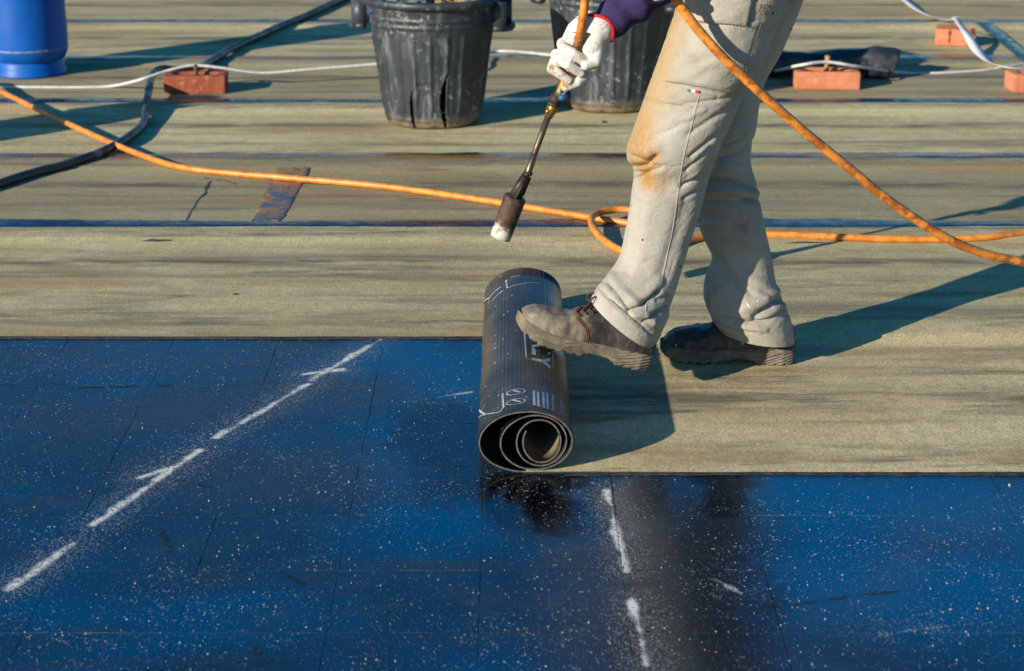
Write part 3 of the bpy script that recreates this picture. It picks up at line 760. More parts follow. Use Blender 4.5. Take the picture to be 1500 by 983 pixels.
def stitch(S, pts, o=0.0016, r=0.0011, n=60, name='stitching', m='thread', parent=None):
    P = cr([(a, b, 0) for a, b in pts], n); pp = [on(S, q[0], q[1], o) for q in P]
    if name != 'stitching': return mk(name, tube(pp, r, 6), M[m], parent or tr)
    L_ = sum((pp[i + 1] - pp[i]).length for i in range(n - 1)); k = max(4, int(L_ / .0065)); fine_ = cr(pp, k * 4)
    dash = [tube([Vector(fine_[q * 4]), Vector(fine_[q * 4 + 1]), Vector(fine_[min(q * 4 + 2, k * 4 - 1)])], [r * .6, r, r * .6], 5) for q in range(k)]
    so_ = mk(name, join(*dash), M[m], parent or tr); so_['kind'] = 'stuff'; return so_
pk = mk('cargo_pocket', cloth_patch(SN, [(1004, 38), (1120, 26), (1083, 140), (973, 121)], 0.0050, bulge=0.003), M['trousers'], tr)
fl = mk('pocket_flap', cloth_patch(SN, [(1008, -22), (1112, -30), (1096, 42), (1013, 34)], 0.0115, bulge=0.003, nv=16), M['trousers'], tr)
stitch(SN, [(975, 119), (1020, 126), (1084, 137)], 0.0065); stitch(SN, [(974, 122), (1020, 130), (1084, 141)], 0.002)
stitch(SN, [(1117, 28), (1100, 82), (1080, 139)], 0.0065); stitch(SN, [(1122, 27), (1104, 84), (1085, 140)], 0.002)
stitch(SN, [(1014, 30), (1055, 34), (1095, 38)], 0.0135); stitch(SN, [(946, 141), (970, 151), (1016, 157)], 0.002); stitch(SN, [(946, 144), (970, 154), (1016, 160)], 0.002)
stitch(SN, [(1024, 140), (1014, 180), (1002, 228), (994, 275), (988, 319), (980, 360), (966, 420), (950, 440), (946, 458), (956, 480), (952, 498)], 0.0014, 0.0026, 120, 'side_seam', 'trousers')
stitch(SN, [(1027, 143), (1017, 182), (1005, 230), (997, 277), (991, 321), (983, 362), (969, 418)], 0.0022, 0.0011, 110)
stitch(SN, [(1019, 142), (1009, 182), (997, 228), (989, 275), (983, 319), (975, 360), (961, 420)], 0.0022, 0.0011, 110)
stitch(SN, [(924, 302), (950, 311), (984, 320)], 0.002)
stitch(SN, [(882, 430), (905, 448), (942, 476), (962, 488)], 0.002); stitch(SFR, [(1050, 466), (1080, 478), (1120, 486), (1158, 482)], 0.002)
stitch(SFR, [(1036, 318), (1044, 345), (1060, 390), (1074, 440), (1092, 476)], 0.0008, 0.0011, 80, 'inner_seam', 'dark_thread')
M['flag_g'] = simple('flag_green', (0.02, 0.20, 0.08), (0.015, 0.15, 0.06), 50); M['flag_w'] = simple('flag_white', (0.8, 0.8, 0.78), (0.7, 0.7, 0.68), 50); M['flag_r'] = simple('flag_red', (0.6, 0.02, 0.02), (0.5, 0.02, 0.02), 50)
for q, mm in enumerate(('flag_g', 'flag_w', 'flag_r')):
    x0 = 1007 + q * 5.6
    mk('flag_tab_stripe', grid([[on(SN, x0, 130.5 + q * .6, .0075), on(SN, x0 + 5.6, 131 + q * .6, .0075)], [on(SN, x0, 134.5 + q * .6, .0075), on(SN, x0 + 5.6, 135.2 + q * .6, .0075)]]), M[mm], tr)
M['drip'] = simple('dried_paint', (0.66, 0.56, 0.30), (0.74, 0.68, 0.50), 60)
M['drip_dark'] = simple('tar_spot', (0.02, 0.015, 0.01), (0.03, 0.02, 0.015), 60)
for S, a, b, r, mm in ((SFR, (1088, 437), (1100, 453), .0030, 'drip'), (SFR, (1069, 415), (1075, 423), .0026, 'drip'), (SFR, (1047, 393), (1049, 397), .0016, 'drip'), (SN, (934, 309), (936, 315), .0018, 'drip'), (SN, (926, 293), (927, 297), .0014, 'drip'), (SN, (948, 336), (950, 339), .0014, 'drip'), (SN, (980, 384), (982, 386), .0013, 'drip'),
                       (SN, (989, 365), (990, 369), .0020, 'drip_dark'), (SFR, (1050, 424), (1052, 427), .0022, 'drip_dark'), (SFR, (1022, 324), (1030, 320), .0035, 'drip_dark'), (SN, (945, 352), (946, 355), .0012, 'drip_dark')):
    mk('paint_spot', tube([on(S, a[0] + (b[0] - a[0]) * q, a[1] + (b[1] - a[1]) * q, .0005) for q in np.linspace(0, 1, 7)], [r * k for k in (.35, .6, .75, .9, 1, .95, .5)], 8), M[mm], tr)
# frayed threads at the pocket corner
for q in range(7):
    x = 1107 + q * 2.2; P = [on(SN, x + dx + rnd.uniform(-1, 1), 4 + dy, .009 - dy * .0001) for dx, dy in ((0, 0), (1.5, 5), (2 + rnd.uniform(-2, 2), 10), (3 + rnd.uniform(-3, 3), 16))]
    mk('loose_thread', tube(cr(P, 10), .0005, 4), M['thread'], tr)

# ---- boots
def mat_boot(name, dust):
    t = T(name); o = t.obj
    c = t.mix(t.rmp(t.noise(o, 30, 6, .6), .3, .7), (0.014, 0.012, 0.012), (0.035, 0.028, 0.024))
    sx = t.n('ShaderNodeSeparateXYZ', {0: o})
    if dust > .5:
        g_ = t.add(t.rmp(sx.outputs[0], -0.30, -0.39, -0.16, 0.36), t.noise(o, 18, 7, .7))
        c = t.mix(t.rmp(g_, .50, .84), c, (0.185, 0.155, 0.112))
        c = t.mix(t.mul(t.rmp(t.noise(o, 70, 6, .75, .6), .52, .64), .6), c, (0.075, 0.06, 0.048))
        c = t.mix(t.mul(t.rmp(t.noise(o, 24, 7, .75), .56, .70), .5), c, (0.28, 0.24, 0.185))
        c = t.mix(t.mul(t.rmp(t.noise(o, 34, 6, .7), .55, .68), t.rmp(sx.outputs[0], -.36, -.46)), c, (0.12, 0.075, 0.035))
    else:
        c = t.mix(t.mul(t.rmp(t.noise(o, 14, 7, .72), .58, .76), .55), c, (0.22, 0.19, 0.15))
        c = t.mix(t.dots(o, 75, .30, .80), c, (0.55, 0.52, 0.46))
    peb = t.vor(o, 330)[0]
    return t.fin(c, t.rmp(t.noise(o, 25, 5, .6), .3, .7, .28 + dust * .25, .5 + dust * .3), .5, t.bump(t.add(t.mul(peb, .5), t.noise(o, 60, 5, .65)), .35, .0022))
def mat_sole(name, c1, c2):
    t = T(name); o = t.obj
    c = t.mix(t.rmp(t.noise(o, 22, 7, .7), .35, .65), c1, c2)
    return t.fin(c, .75, .3, t.bump(t.noise(o, 120, 6, .7), .4, .002))
M['boot_dusty'] = mat_boot('dusty_leather', 1.0); M['boot_black'] = mat_boot('black_leather', 0.1)
M['sole_dusty'] = mat_sole('dusty_sole', (0.20, 0.162, 0.108), (0.09, 0.074, 0.054)); M['sole_grey'] = mat_sole('grey_sole', (0.10, 0.085, 0.068), (0.21, 0.175, 0.13))
M['lace'] = simple('brown_lace', (0.10, 0.035, 0.020), (0.06, 0.025, 0.015), 150, .8, .2)
M['boot_stitch'] = simple('rust_stitching', (0.20, 0.085, 0.045), (0.12, 0.055, 0.03), 150, .7, .2)
LN = 0.305
def halfw(x):
    w = np.interp(x, [0, .008, .03, .07, .12, .17, .21, .245, .27, .288, .299, .305], [.006, .024, .035, .037, .036, .043, .050, .050, .045, .035, .019, .003]); return float(w)
def ztop(x): return float(np.interp(x, [0, .008, .03, .08, .11, .125, .15, .18, .20, .225, .25, .272, .288, .299, .305], [.045, .085, .108, .120, .122, .118, .106, .090, .080, .0745, .072, .066, .055, .042, .034]))
def zsole(x): return float(np.interp(x, [0, .05, .12, .2, .27, .305], [.034, .034, .031, .027, .031, .037]))
def zbot(x): return float(np.interp(x, [0, .012, .085, .096, .14, .155, .25, .29, .305], [.006, 0, 0, .011, .011, 0.001, 0.001, .010, .019]))
def boot(name, Mx, m_up, m_so, lab, bend=0.0):
    """Mx maps boot space (x heel->toe, y left, z up) to the place"""
    org = Mx @ Vector((0, 0, 0))
    def W(x, y, z):
        if bend and x > .19: z += bend * (x - .19) ** 2
        return Mx @ Vector((x, y, z))
    xs = np.concatenate([np.linspace(0, .02, 8), np.linspace(.026, .27, 62), np.linspace(.275, .305, 14)])
    na = 33; rows = []
    for x in xs:
        w, zs, zt = halfw(x) - .003, zsole(x), ztop(x); row = []
        for a in np.linspace(0, math.pi, na):
            co, si = math.cos(a), math.sin(a)
            px_ = np.sign(co) * abs(co) ** (0.62 if x > .2 else 0.72); pz_ = abs(si) ** (0.80 if x > .2 else 0.9)
            # collar narrows above the ankle
            nar = 1 - (0.20 if x < .13 else 0.20 * max(0, 1 - (x - .13) / .06)) * pz_
            cre = 0.0034 * nz(x * 60, a * 2, 5) * (1 if .16 < x < .235 else .3) + .0024 * nz(x * 25, a * 3, 9) + .0010 * nz(x * 110, a * 6, 3)
            row.append(W(x, (w + cre) * px_ * nar, zs - .002 + (zt - zs + cre) * pz_))
        rows.append(row)
    up = mk(name, grid(rows), m_up, person); up['label'] = lab
    def U(x, a, o=.0012):
        w, zs, zt = halfw(x) - .003 + o, zsole(x), ztop(x); co, si = math.cos(a), math.sin(a)
        nar = 1 - (0.20 if x < .13 else 0.20 * max(0, 1 - (x - .13) / .06)) * abs(si) ** (0.80 if x > .2 else 0.9)
        return W(x, w * np.sign(co) * abs(co) ** (0.62 if x > .2 else 0.72) * nar, zs - .002 + (zt - zs + o) * abs(si) ** (0.80 if x > .2 else 0.9))
    # sole: side wall with wavy mouldings and lugs
    nz_ = 22; prof = []
    outl = [(x, 1) for x in xs] + [(x, -1) for x in xs[::-1]]
    rows = []
    for k in range(nz_ + 1):
        f = k / nz_; row = []
        for x, sgn in outl:
            zb, zs = zbot(x), zsole(x)
            lug = .0045 if (x % .021) < .0055 and zb < .009 else 0
            z = zb + lug * (1 - f) ** 3 + (zs + .004 - zb) * f
            wv_ = .016 + .007 * math.sin(x * 46 + .6) if x < .2 else .016
            g_ = .0016 * math.exp(-((z - wv_) / .0018) ** 2) + .0016 * math.exp(-((z - wv_ - .009) / .0018) ** 2) + .0012 * math.exp(-((z - .029) / .0015) ** 2)
            if x < .075: g_ += .0014 * math.sin((z * 1.0 + x * .35) * 900) * .8
            o = .0020 + g_ * 1.8 - .004 * f ** 6 - .0025 * (1 - f) ** 4
            row.append(W(x, sgn * (halfw(x) + o), z))
        rows.append(row)
    V, F = grid(rows, True); n = len(outl); h = len(xs)
    F = [f[::-1] for f in F]
    for i in range(h - 1): F.append((i, i + 1, n - 2 - i, n - 1 - i))
    mk('sole', (V, F), m_so, up)
    # seams
    Q = math.pi
    for side in (1, -1):
        A_ = (lambda d: rad(d)) if side > 0 else (lambda d: Q - rad(d))
        for o_ in (0, .004):
            mk('stitching', tube(cr([U(x + o_, A_(a)) for x, a in ((.186, 66), (.180, 50), (.168, 34), (.155, 20), (.150, 5))], 30), .0011, 5), M['boot_stitch'], up)
            mk('stitching', tube(cr([U(x + o_, A_(a)) for x, a in ((.100, 60), (.110, 42), (.092, 28), (.058, 24), (.02, 30))], 30), .0011, 5), M['boot_stitch'], up)
        mk('stitching', tube(cr([U(x, A_(a)) for x, a in ((.058, 24), (.066, 12), (.068, 3))], 14), .0011, 5), M['boot_stitch'], up)
    # laces
    for k in range(4):
        x = .140 + k * .013; mk('lace', tube(cr([U(x + (.010 if q % 2 else 0), a, .003) for q, a in enumerate(np.linspace(rad(58), rad(122), 5))], 16), .0019, 6), M['lace'], up)
    top = U(.150, Q / 2, .006); dxv = (W(.2, 0, .1) - W(.1, 0, .1)).normalized(); dyv = (W(.1, .1, .1) - W(.1, 0, .1)).normalized(); dzv = dxv.cross(dyv)
    for sx_, sy_ in ((.018, .022), (.020, -.022), (-.002, .030), (.008, -.030)):
        P = [top, top + dxv * sx_ * .5 + dyv * sy_ * .6 + dzv * .016, top + dxv * sx_ + dyv * sy_ + dzv * .008, top + dxv * sx_ * .9 + dyv * sy_ * .7 - dzv * .002, top + dyv * sy_ * .1 + dzv * .003]
        mk('lace_bow', tube(cr(P, 20), .0020, 6), M['lace'], up)
    mk('lace_knot', ball(top + dzv * .004, .0055), M['lace'], up)
    return up
def frame(heel, toe, roll_=0.0):
    heel, toe = Vector(heel), Vector(toe); X = (toe - heel).normalized(); Y = Vector((0, 0, 1)).cross(X).normalized(); Z = X.cross(Y)
    return Matrix((( X.x, Y.x, Z.x, heel.x), (X.y, Y.y, Z.y, heel.y), (X.z, Y.z, Z.z, heel.z), (0, 0, 0, 1)))
nb_h = at(951, 541, 4.130); nb_t = at(757, 489, 4.120)
boot('boot', frame(nb_h, nb_t), M['boot_dusty'], M['sole_dusty'], 'dusty tan-toed boot raised on the felt roll', 0.9)
fb_h = gnd(1166, 530, .0045); fb_t = gnd(966, 521, .0045)
boot('boot', frame(fb_h, fb_t), M['boot_black'], M['sole_grey'], 'black boot planted flat on the felt')

# ---- body under the clothes, jacket, head (above the frame)
hipN, hipF = Vector((.475, 4.175, .90)), Vector((.475, 4.33, .90))
kneeN, kneeF = at(985, 232, 4.175), at(1055, 262, 4.35)
ankN, ankF = at(915, 470, 4.10), at(1112, 492, 4.375)
shN, shF = Vector((.40, 4.045, 1.40)), Vector((.40, 4.445, 1.40))
wrF = at(884, 42, 4.62); elF = Vector((.47, 4.66, .955))
elN = Vector((.70, 4.0, 1.15)); wrN = at(1000, -82, 4.01)
neck, headc = Vector((.375, 4.245, 1.47)), Vector((.335, 4.245, 1.62))
bd = join(limb([Vector((.475, 4.245, .95)), Vector((.45, 4.245, 1.15)), Vector((.41, 4.245, 1.36)), neck, neck + Vector((-.01, 0, .06))], [.125, .12, .13, .055, .055]),
          limb([hipN, kneeN, at(962, 352, 4.184), at(938, 430, 4.165), frame(nb_h, nb_t) @ Vector((.075, 0, .07))], [.078, .040, .034, .026, .022]), limb([hipF, kneeF, at(1092, 440, 4.352), frame(fb_h, fb_t) @ Vector((.075, 0, .07))], [.078, .040, .032, .024]),
          limb([shN, elN, wrN], [.055, .042, .026]), limb([shF, elF, wrF], [.055, .042, .028]), limb([Vector((.41, 4.12, 1.38)), Vector((.41, 4.37, 1.38))], [.08, .08]),
          ball(headc, .098, (1.0, .80, 1.22)), ball(headc + Vector((-.105, 0, -.01)), .020, (.9, .7, 1.1)), ball(headc + Vector((-.075, 0, -.085)), .038, (1, .9, .8)),
          ball(headc + Vector((.01, .082, -.01)), .026, (.7, .4, 1.2)), ball(headc + Vector((.01, -.082, -.01)), .026, (.7, .4, 1.2)))
bo = mk('body', bd, M['skin'], person); remesh(bo, .011, 5)
hr = mk('hair', ball(headc + Vector((.018, 0, .035)), .104, (.98, .86, 1.02), 14), M['hair'], person)
for s_ in (-1, 1): mk('eye', ball(headc + Vector((-.088, .033 * s_, .012)), .013), M['hair'], person)
mk('mouth', tube([headc + Vector((-.101, y, -.062)) for y in (-.022, -.01, .01, .022)], [.002, .005, .005, .002], 6), M['red'], person)
def sleeve(pts, rs, n=110, seg=56, seed=0, amp=.006):
    P = cr(pts, n); R = np.interp(np.linspace(0, 1, n), np.linspace(0, 1, len(rs)), rs); rows = []
    tv_, tf = tube([Vector(q) for q in P], list(R), seg, False)
    out = []
    for k, v in enumerate(tv_):
        i = k // seg; c = Vector(P[i]); d = (v - c).normalized(); u = i / n
        f = amp * (nz(v.x * 14 + v.z * 8, v.y * 14, v.z * 22 + seed) + .6 * nz(v.x * 30, v.y * 30 + v.z * 25, v.z * 44 + seed)) + amp * .7 * math.sin(u * 60 + 3 * nz(v.x * 6, v.y * 6, seed)) * (.35 + .65 * u)
        out.append(v + d * f)
    return out, tf
cuffF = at(882, 40, 4.62); up_dir = (elF - cuffF).normalized()
jk = join(limb([Vector((.47, 4.245, 1.04)), Vector((.45, 4.245, 1.18)), Vector((.41, 4.245, 1.35))], [.165, .162, .165]), limb([shN + Vector((0, .06, -.01)), shF + Vector((0, -.06, -.01))], [.09, .09]), limb([neck - Vector((0, 0, .02)), neck + Vector((0, 0, .02))], [.07, .066]))
jo = mk('jacket', jk, M['navy'], person); remesh(jo, .010, 8)
sl = mk('sleeve', sleeve([shF, shF.lerp(elF, .5) + Vector((.02, .03, 0)), elF, elF.lerp(cuffF, .5) + Vector((.01, 0, -.005)), cuffF], [.085, .074, .066, .058, .036], seed=3), M['navy'], person); mod(sl, 'SOLIDIFY', thickness=.003)
sl2 = mk('sleeve', sleeve([shN, shN.lerp(elN, .5), elN, elN.lerp(wrN, .5), wrN], [.085, .074, .064, .055, .042], seed=8), M['navy'], person); mod(sl2, 'SOLIDIFY', thickness=.003)

# ---- glove gripping the torch
HD = 4.62
def hp(x, y, dy): return at(x, y, HD + dy)
pxm = 1 / 648.0
def fing(pts, rs): return limb([hp(*p) for p in pts], [r * pxm for r in rs])
gl = join(fing([(881, 42, 0), (873, 52, .0), (868, 66, -.010), (867, 82, -.012)], [18, 19, 18, 13]),                   # palm heel
          fing([(862, 32, .0), (846, 46, .012), (835, 62, .016), (826, 78, .016)], [17, 17, 14, 11]),                  # back of the hand
          fing([(874, 40, .01), (856, 60, .020), (846, 80, .022), (842, 98, .020)], [17, 18, 15, 11]),
          fing([(824, 64, .014), (826, 72, -.014), (840, 79, -.028), (860, 92, -.022)], [9, 8.8, 8.6, 8.0]),        # index
          fing([(815, 80, .014), (819, 88, -.014), (832, 95, -.028), (851, 107, -.020)], [8.5, 8, 7.6, 7]),              # middle
          fing([(812, 90, .012), (808, 101, -.008), (818, 107, -.024), (834, 118, -.022)], [7.6, 7.4, 7.2, 6.6]),        # ring
          fing([(845, 100, .018), (858, 112, .000), (846, 121, -.016), (829, 128, -.016)], [8, 7.8, 7.2, 6.8]),            # little finger
          fing([(872, 58, -.012), (874, 78, -.018), (872, 92, -.022), (858, 96, -.034)], [14, 11, 9, 7.5]))            # thumb folded over
go = mk('glove', gl, M['glove'], person); remesh(go, .0017, 2)
# red bound opening
def wrist_ring(o, e=0.0):
    c = hp(876, 40, 0) + up_dir * o; u = Vector((0, 1, 0)); u = (u - up_dir * u.dot(up_dir)).normalized(); w = up_dir.cross(u)
    if w.x > 0: w = -w
    return [c + u * .038 * math.cos(a) + w * (.041 + e) * math.sin(a) + up_dir * (.014 * math.cos(2 * a) - .004 * math.sin(a)) for a in np.linspace(0, 2 * math.pi, 49)]
ws = [wrist_ring(-.035, -.006), wrist_ring(-.018, -.003), wrist_ring(-.004), wrist_ring(.012, .003)]
gc = mk('glove_cuff', grid(ws), M['glove'], person); mod(gc, 'SOLIDIFY', thickness=.002)
mk('cuff_binding', tube(wrist_ring(.012, .003), .0040, 8), M['red'], gc)
# other glove, holding the hose at the hip (only its lower edge reaches into the frame)
hb = at(974, -28, 4.020)
gv = join(limb([wrN, wrN.lerp(hb, .5), hb], [.034, .036, .030]), *[limb([hb + Vector((-.01 - .006 * k, -.02 + .016 * k, .01)), hb + Vector((-.035, -.028 + .016 * k, -.012)), hb + Vector((-.018, -.034 + .016 * k, -.026 - .0015 * k)), hb + Vector((.006, -.03 + .016 * k, -.022))], [.0105, .010, .0095, .0085]) for k in range(4)],
          limb([hb + Vector((.01, -.02, .02)), hb + Vector((-.02, -.040, .012)), hb + Vector((-.04, -.036, -.004))], [.015, .012, .010]))
g2 = mk('glove', gv, M['glove'], person); remesh(g2, .003, 3)

# ------------------------------------------------------------------ gas torch
M['brass'] = simple('brass', (0.50, 0.28, 0.06), (0.30, 0.16, 0.05), 40, .35, .5, .3, .001, metallic=.85)
M['steel'] = simple('sooty_steel', (0.20, 0.15, 0.10), (0.09, 0.07, 0.055), 25, .42, .5, .3, .001, metallic=.8)
M['soot'] = simple('burnt_steel', (0.02, 0.016, 0.014), (0.05, 0.035, 0.025), 30, .55, .5, .4, .002, metallic=.4)
M['blue_knob'] = simple('blue_plastic', (0.01, 0.10, 0.22), (0.01, 0.07, 0.16), 60, .4)
def mat_bell():
    t = T('torch_bell'); o = t.obj
    tdir = (T_tip - T_grip).normalized()
    base = T_tip - T_grip
    h = t.n('ShaderNodeVectorMath', {0: o, 1: tdir}, operation='DOT_PRODUCT').outputs['Value']
    L_ = base.length
    f = t.rmp(t.add(h, t.mul(t.m_('SUBTRACT', t.noise(o, 55, 6, .7),   .5), .11)), L_ - .036, L_ - .010)
    c = t.mix(t.rmp(t.noise(o, 45, 6, .6), .35, .65), (0.018, 0.015, 0.014), (0.085, 0.045, 0.022))
    c = t.mix(f, c, (0.56, 0.52, 0.46))
    return t.fin(c, .65, .4, t.bump(t.noise(o, 90, 6, .7), .4, .002))
T_grip = at(846, 72, HD - .006); T_mid = at(806, 163, 4.63); T_tip = at(733, 348, 4.64)
torch = thing('gas_torch', T_grip, 'long brass and steel gas torch with sooty bell held in the white glove', 'gas torch')
M['bell'] = mat_bell()
def along(a, b, f): return a.lerp(b, f)
hnd = tube([at(x, y, HD - .006 + (y - 72) * .0001) for x, y in ((847, 66), (846, 72), (843, 80), (836, 97), (828, 117), (821, 134), (817, 142))], [.009, .012, .013, .0135, .0125, .0115, .0110], 16)
mk('handle', hnd, M['brass'], torch)
mk('valve_body', join(tube([at(817, 140, 4.626), at(812, 150, 4.628)], [.0150, .0165], 14), tube([at(812, 150, 4.628), at(809, 157, 4.63)], [.0165, .012], 14)), M['soot'], torch)
mk('valve_collar', tube([at(812, 150, 4.628), at(810, 156, 4.629), at(806, 164, 4.63), at(803, 172, 4.631)], [.0120, .0135, .0125, .0095], 14), M['brass'], torch)
vk = mk('valve_knob', lathe([(0, -.006), (.009, -.006), (.0105, -.003), (.0105, .004), (.008, .007), (0, .007)], 14, at(824, 143, 4.60)), M['blue_knob'], torch)
mk('valve_stem', tube([at(817, 144, 4.625), at(824, 143, 4.602)], .004, 8), M['brass'], torch)
mk('valve_lever', tube(cr([at(815, 139, 4.61), at(826, 138, 4.60), at(829, 131, 4.60)], 12), .0030, 8), M['blue_knob'], torch)
mk('trigger_lug', tube([at(804, 160, 4.622), at(801, 166, 4.622)], [.007, .0055], 10), M['brass'], torch)
mk('shaft', tube([at(804, 168, 4.63), at(783, 225, 4.634), at(776, 246, 4.635)], [.0078, .0072, .0072], 14), M['steel'], torch)
mk('shaft_tip', tube([at(783, 224, 4.634), at(774, 252, 4.635), at(765, 268, 4.636)], [.0086, .0082, .0090], 14), M['steel'], torch)
mk('shaft_ring', tube([at(774.5, 251, 4.635), at(773, 255, 4.635)], .0105, 14), M['soot'], torch)
mk('burner_neck', join(tube([at(771, 256, 4.635), at(762, 272, 4.636), at(755, 289, 4.637)], [.0095, .0125, .0165], 14), *[tube([at(770, 262, 4.637) + Vector(d), at(754, 290, 4.638) + Vector(d) * 1.8], .0035, 6) for d in ((.010, 0, .003), (-.010, 0, -.004), (0, -.010, 0), (0, .010, 0))]), M['soot'], torch)
bA = at(755, 288, 4.637); bdir = (T_tip - bA).normalized()
u_ = Vector((0, 1, 0)); u_ = (u_ - bdir * u_.dot(bdir)).normalized(); w_ = bdir.cross(u_)
LB = (T_tip - bA).length; rows = []
for f, r in ((0, .012), (0.0, .0235), (.02, .0262), (.2, .0262), (.55, .0255), (.9, .0250), (1.0, .0245), (1.0, .0215), (.6, .0215), (.1, .0215), (.08, .004)):
    rows.append([bA + bdir * LB * f + (u_ * math.cos(a) + w_ * math.sin(a)) * r for a in np.linspace(0, 2 * math.pi, 36, endpoint=False)])
mk('burner_bell', grid(rows, True), M['bell'], torch)

# ------------------------------------------------------------------ hoses and ropes
def mat_hose():
    t = T('orange_rubber'); o = t.obj
    c = t.mix(t.rmp(t.noise(o, 7, 6, .65), .3, .7), (0.62, 0.205, 0.022), (0.74, 0.285, 0.045))
    zz = t.n('ShaderNodeSeparateXYZ', {0: t.pos}).outputs[2]
    dirt = t.rmp(t.noise(o, 30, 7, .75), .42, .60)
    c = t.mix(t.mul(dirt, t.rmp(zz, .06, .14, .5, .95)), c, (0.26, 0.075, 0.014))
    c = t.mix(t.mul(t.rmp(t.noise(o, 12, 8, .8), .45, .6), t.rmp(zz, .06, .14, 0, .6)), c, (0.36, 0.12, 0.02))
    c = t.mix(t.mul(t.rmp(t.noise(o, 60, 6, .7), .64, .72), .8), c, (0.07, 0.035, 0.02))
    return t.fin(c, .42, .45, t.bump(t.noise(o, 90, 5, .6), .25, .0015))
M['orange'] = mat_hose()
hr_ = .0098
def g3(x, y, z=.0145): return gnd(x, y, z)
hose_pts = [Vector((-2.6, 7.0, .16)), g3(-60, 112, .05), g3(0, 134, .035), g3(80, 172, .03), g3(160, 208, .026), g3(215, 230, .022), g3(265, 245, .016), g3(330, 253), g3(450, 263), g3(570, 274), g3(700, 292), g3(800, 308), g3(880, 321), g3(940, 329), g3(985, 331, .016), g3(1003, 322, .024),
            g3(985, 312, .034), g3(940, 309, .036), g3(905, 307, .036), g3(876, 312, .036), g3(866, 322, .036), g3(872, 338, .030), g3(890, 355, .020), g3(915, 368), g3(960, 370), g3(1010, 352), g3(1060, 343), g3(1120, 343), g3(1200, 346), g3(1300, 350), g3(1400, 350), g3(1460, 346), g3(1510, 339), g3(1640, 318),
            Vector((2.5, 5.4, .0145)), Vector((2.7, 4.9, .0145)), Vector((2.3, 4.45, .0145)), Vector((1.75, 4.30, .03)), at(1560, 398, 4.22), at(1500, 384, 4.18), at(1440, 371, 4.15), at(1380, 345, 4.12), at(1300, 292, 4.09), at(1240, 243, 4.075), at(1175, 190, 4.055), at(1110, 132, 4.032), at(1060, 85, 4.026), at(1020, 40, 4.026), at(991, 0, 4.022), at(972, -28, 4.012), at(950, -70, 4.01),
            Vector((.24, 4.0, 1.05)), Vector((.17, 4.15, 1.10)), Vector((.13, 4.35, 1.05)), Vector((.15, 4.5, .95)), at(860, -40, 4.585), at(857, 0, 4.580), at(853, 30, 4.582), at(848, 58, 4.59), at(846, 70, 4.606)]
ho = mk('orange_hose', tube([Vector(q) for q in cr(hose_pts, 900)], hr_, 12), M['orange']); tag(ho, 'orange gas hose running over the felt and up to the worker\'s torch', 'hose')
M['crimp'] = simple('crimp_clip', (0.10, 0.06, 0.03), (0.2, 0.12, 0.05), 60, .5)
mk('hose_clip', tube([at(848.3, 56, 4.589), at(847, 66, 4.60)], .0112, 12), M['crimp'], ho)
M['blackhose'] = simple('dusty_black_hose', (0.018, 0.020, 0.024), (0.05, 0.052, 0.056), 12, .45, .5, .4, .003, dirt=((0.30, 0.29, 0.27), 9, .60))
bh = [g3(-80, 296, .016), g3(0, 269, .017), g3(50, 253, .017), g3(100, 240, .018), g3(150, 222, .020), g3(185, 203, .022), at(209, 182, 6.88), at(214, 158, 7.10), at(218, 130, 7.36), at(223, 110, 7.60), at(236, 101, 7.73), at(258, 102, 7.78), at(282, 100, 7.84), g3(302, 94, .024), g3(340, 71, .022), g3(400, 43, .02), g3(450, 22, .02), g3(505, -3, .02), g3(580, -30, .02), g3(640, -60, .02)]
tag(mk('black_hose', tube([Vector(q) for q in cr(bh, 260)], [.0145 + .0012 * nz(i * .12, 3, 1) for i in range(260)], 12), M['blackhose']), 'dusty black hose kinked beside the left brick', 'hose')
M['rope'] = simple('white_rope', (0.62, 0.62, 0.60), (0.48, 0.46, 0.42), 60, .8, .2)
M['tape'] = simple('white_tape', (0.66, 0.67, 0.68), (0.52, 0.52, 0.52), 14, .6, .3)
rp = [g3(-70, 124, .006), g3(0, 127, .006), g3(60, 128, .006), g3(120, 128, .006), g3(165, 126, .012), at(205, 117, 7.5), at(245, 104, 7.54), at(281, 96, 7.57), at(320, 99, 7.58), at(383, 107, 7.62), at(450, 102, 7.66), at(540, 95, 7.72), at(640, 86, 7.78), g3(715, 77, .03), g3(745, 75, .03), g3(800, 80, .02), g3(900, 92, .006), g3(1050, 104, .006), g3(1128, 104, .03), at(1170, 96, 7.55), at(1211, 91, 7.56), at(1260, 98, 7.60), g3(1330, 107, .012), g3(1380, 107, .006), g3(1440, 103, .006), g3(1480, 97, .008), g3(1530, 88, .008)]
tag(mk('rope', tube([Vector(q) for q in cr(rp, 300)], [.0058 + .0006 * nz(i * .4, 1, 1) for i in range(300)], 8), M['rope']), 'thin white rope strung low between the bricks and behind the bins', 'rope')
def ribbon(pts, w, n=90, seed=1):
    P = [Vector(q) for q in cr(pts, n)]; rows = []
    for i in range(n):
        d = (P[min(i + 1, n - 1)] - P[max(i - 1, 0)]).normalized(); s = d.cross(Vector((0, 0, 1))).normalized()
        tw = .5 * nz(i * .06, seed, 2) + .25; s = (s * math.cos(tw) + Vector((0, 0, 1)) * math.sin(tw))
        a, b = P[i] + s * w / 2, P[i] - s * w / 2; a.z = max(a.z, .007); b.z = max(b.z, .007); rows.append([a, P[i] + Vector((0, 0, .002)), b])
    return grid(rows)
tp = mk('tape', ribbon([g3(1290, -28, .02), g3(1327, 1, .02), g3(1345, 15, .02), g3(1368, 26, .02), at(1390, 31, 8.62), at(1400, 27, 8.62), at(1406, 36, 8.52), at(1418, 52, 8.40), g3(1430, 72, .03), g3(1448, 90, .012), g3(1470, 100, .012), g3(1500, 102, .012), g3(1540, 98, .012)], .042), M['tape'])
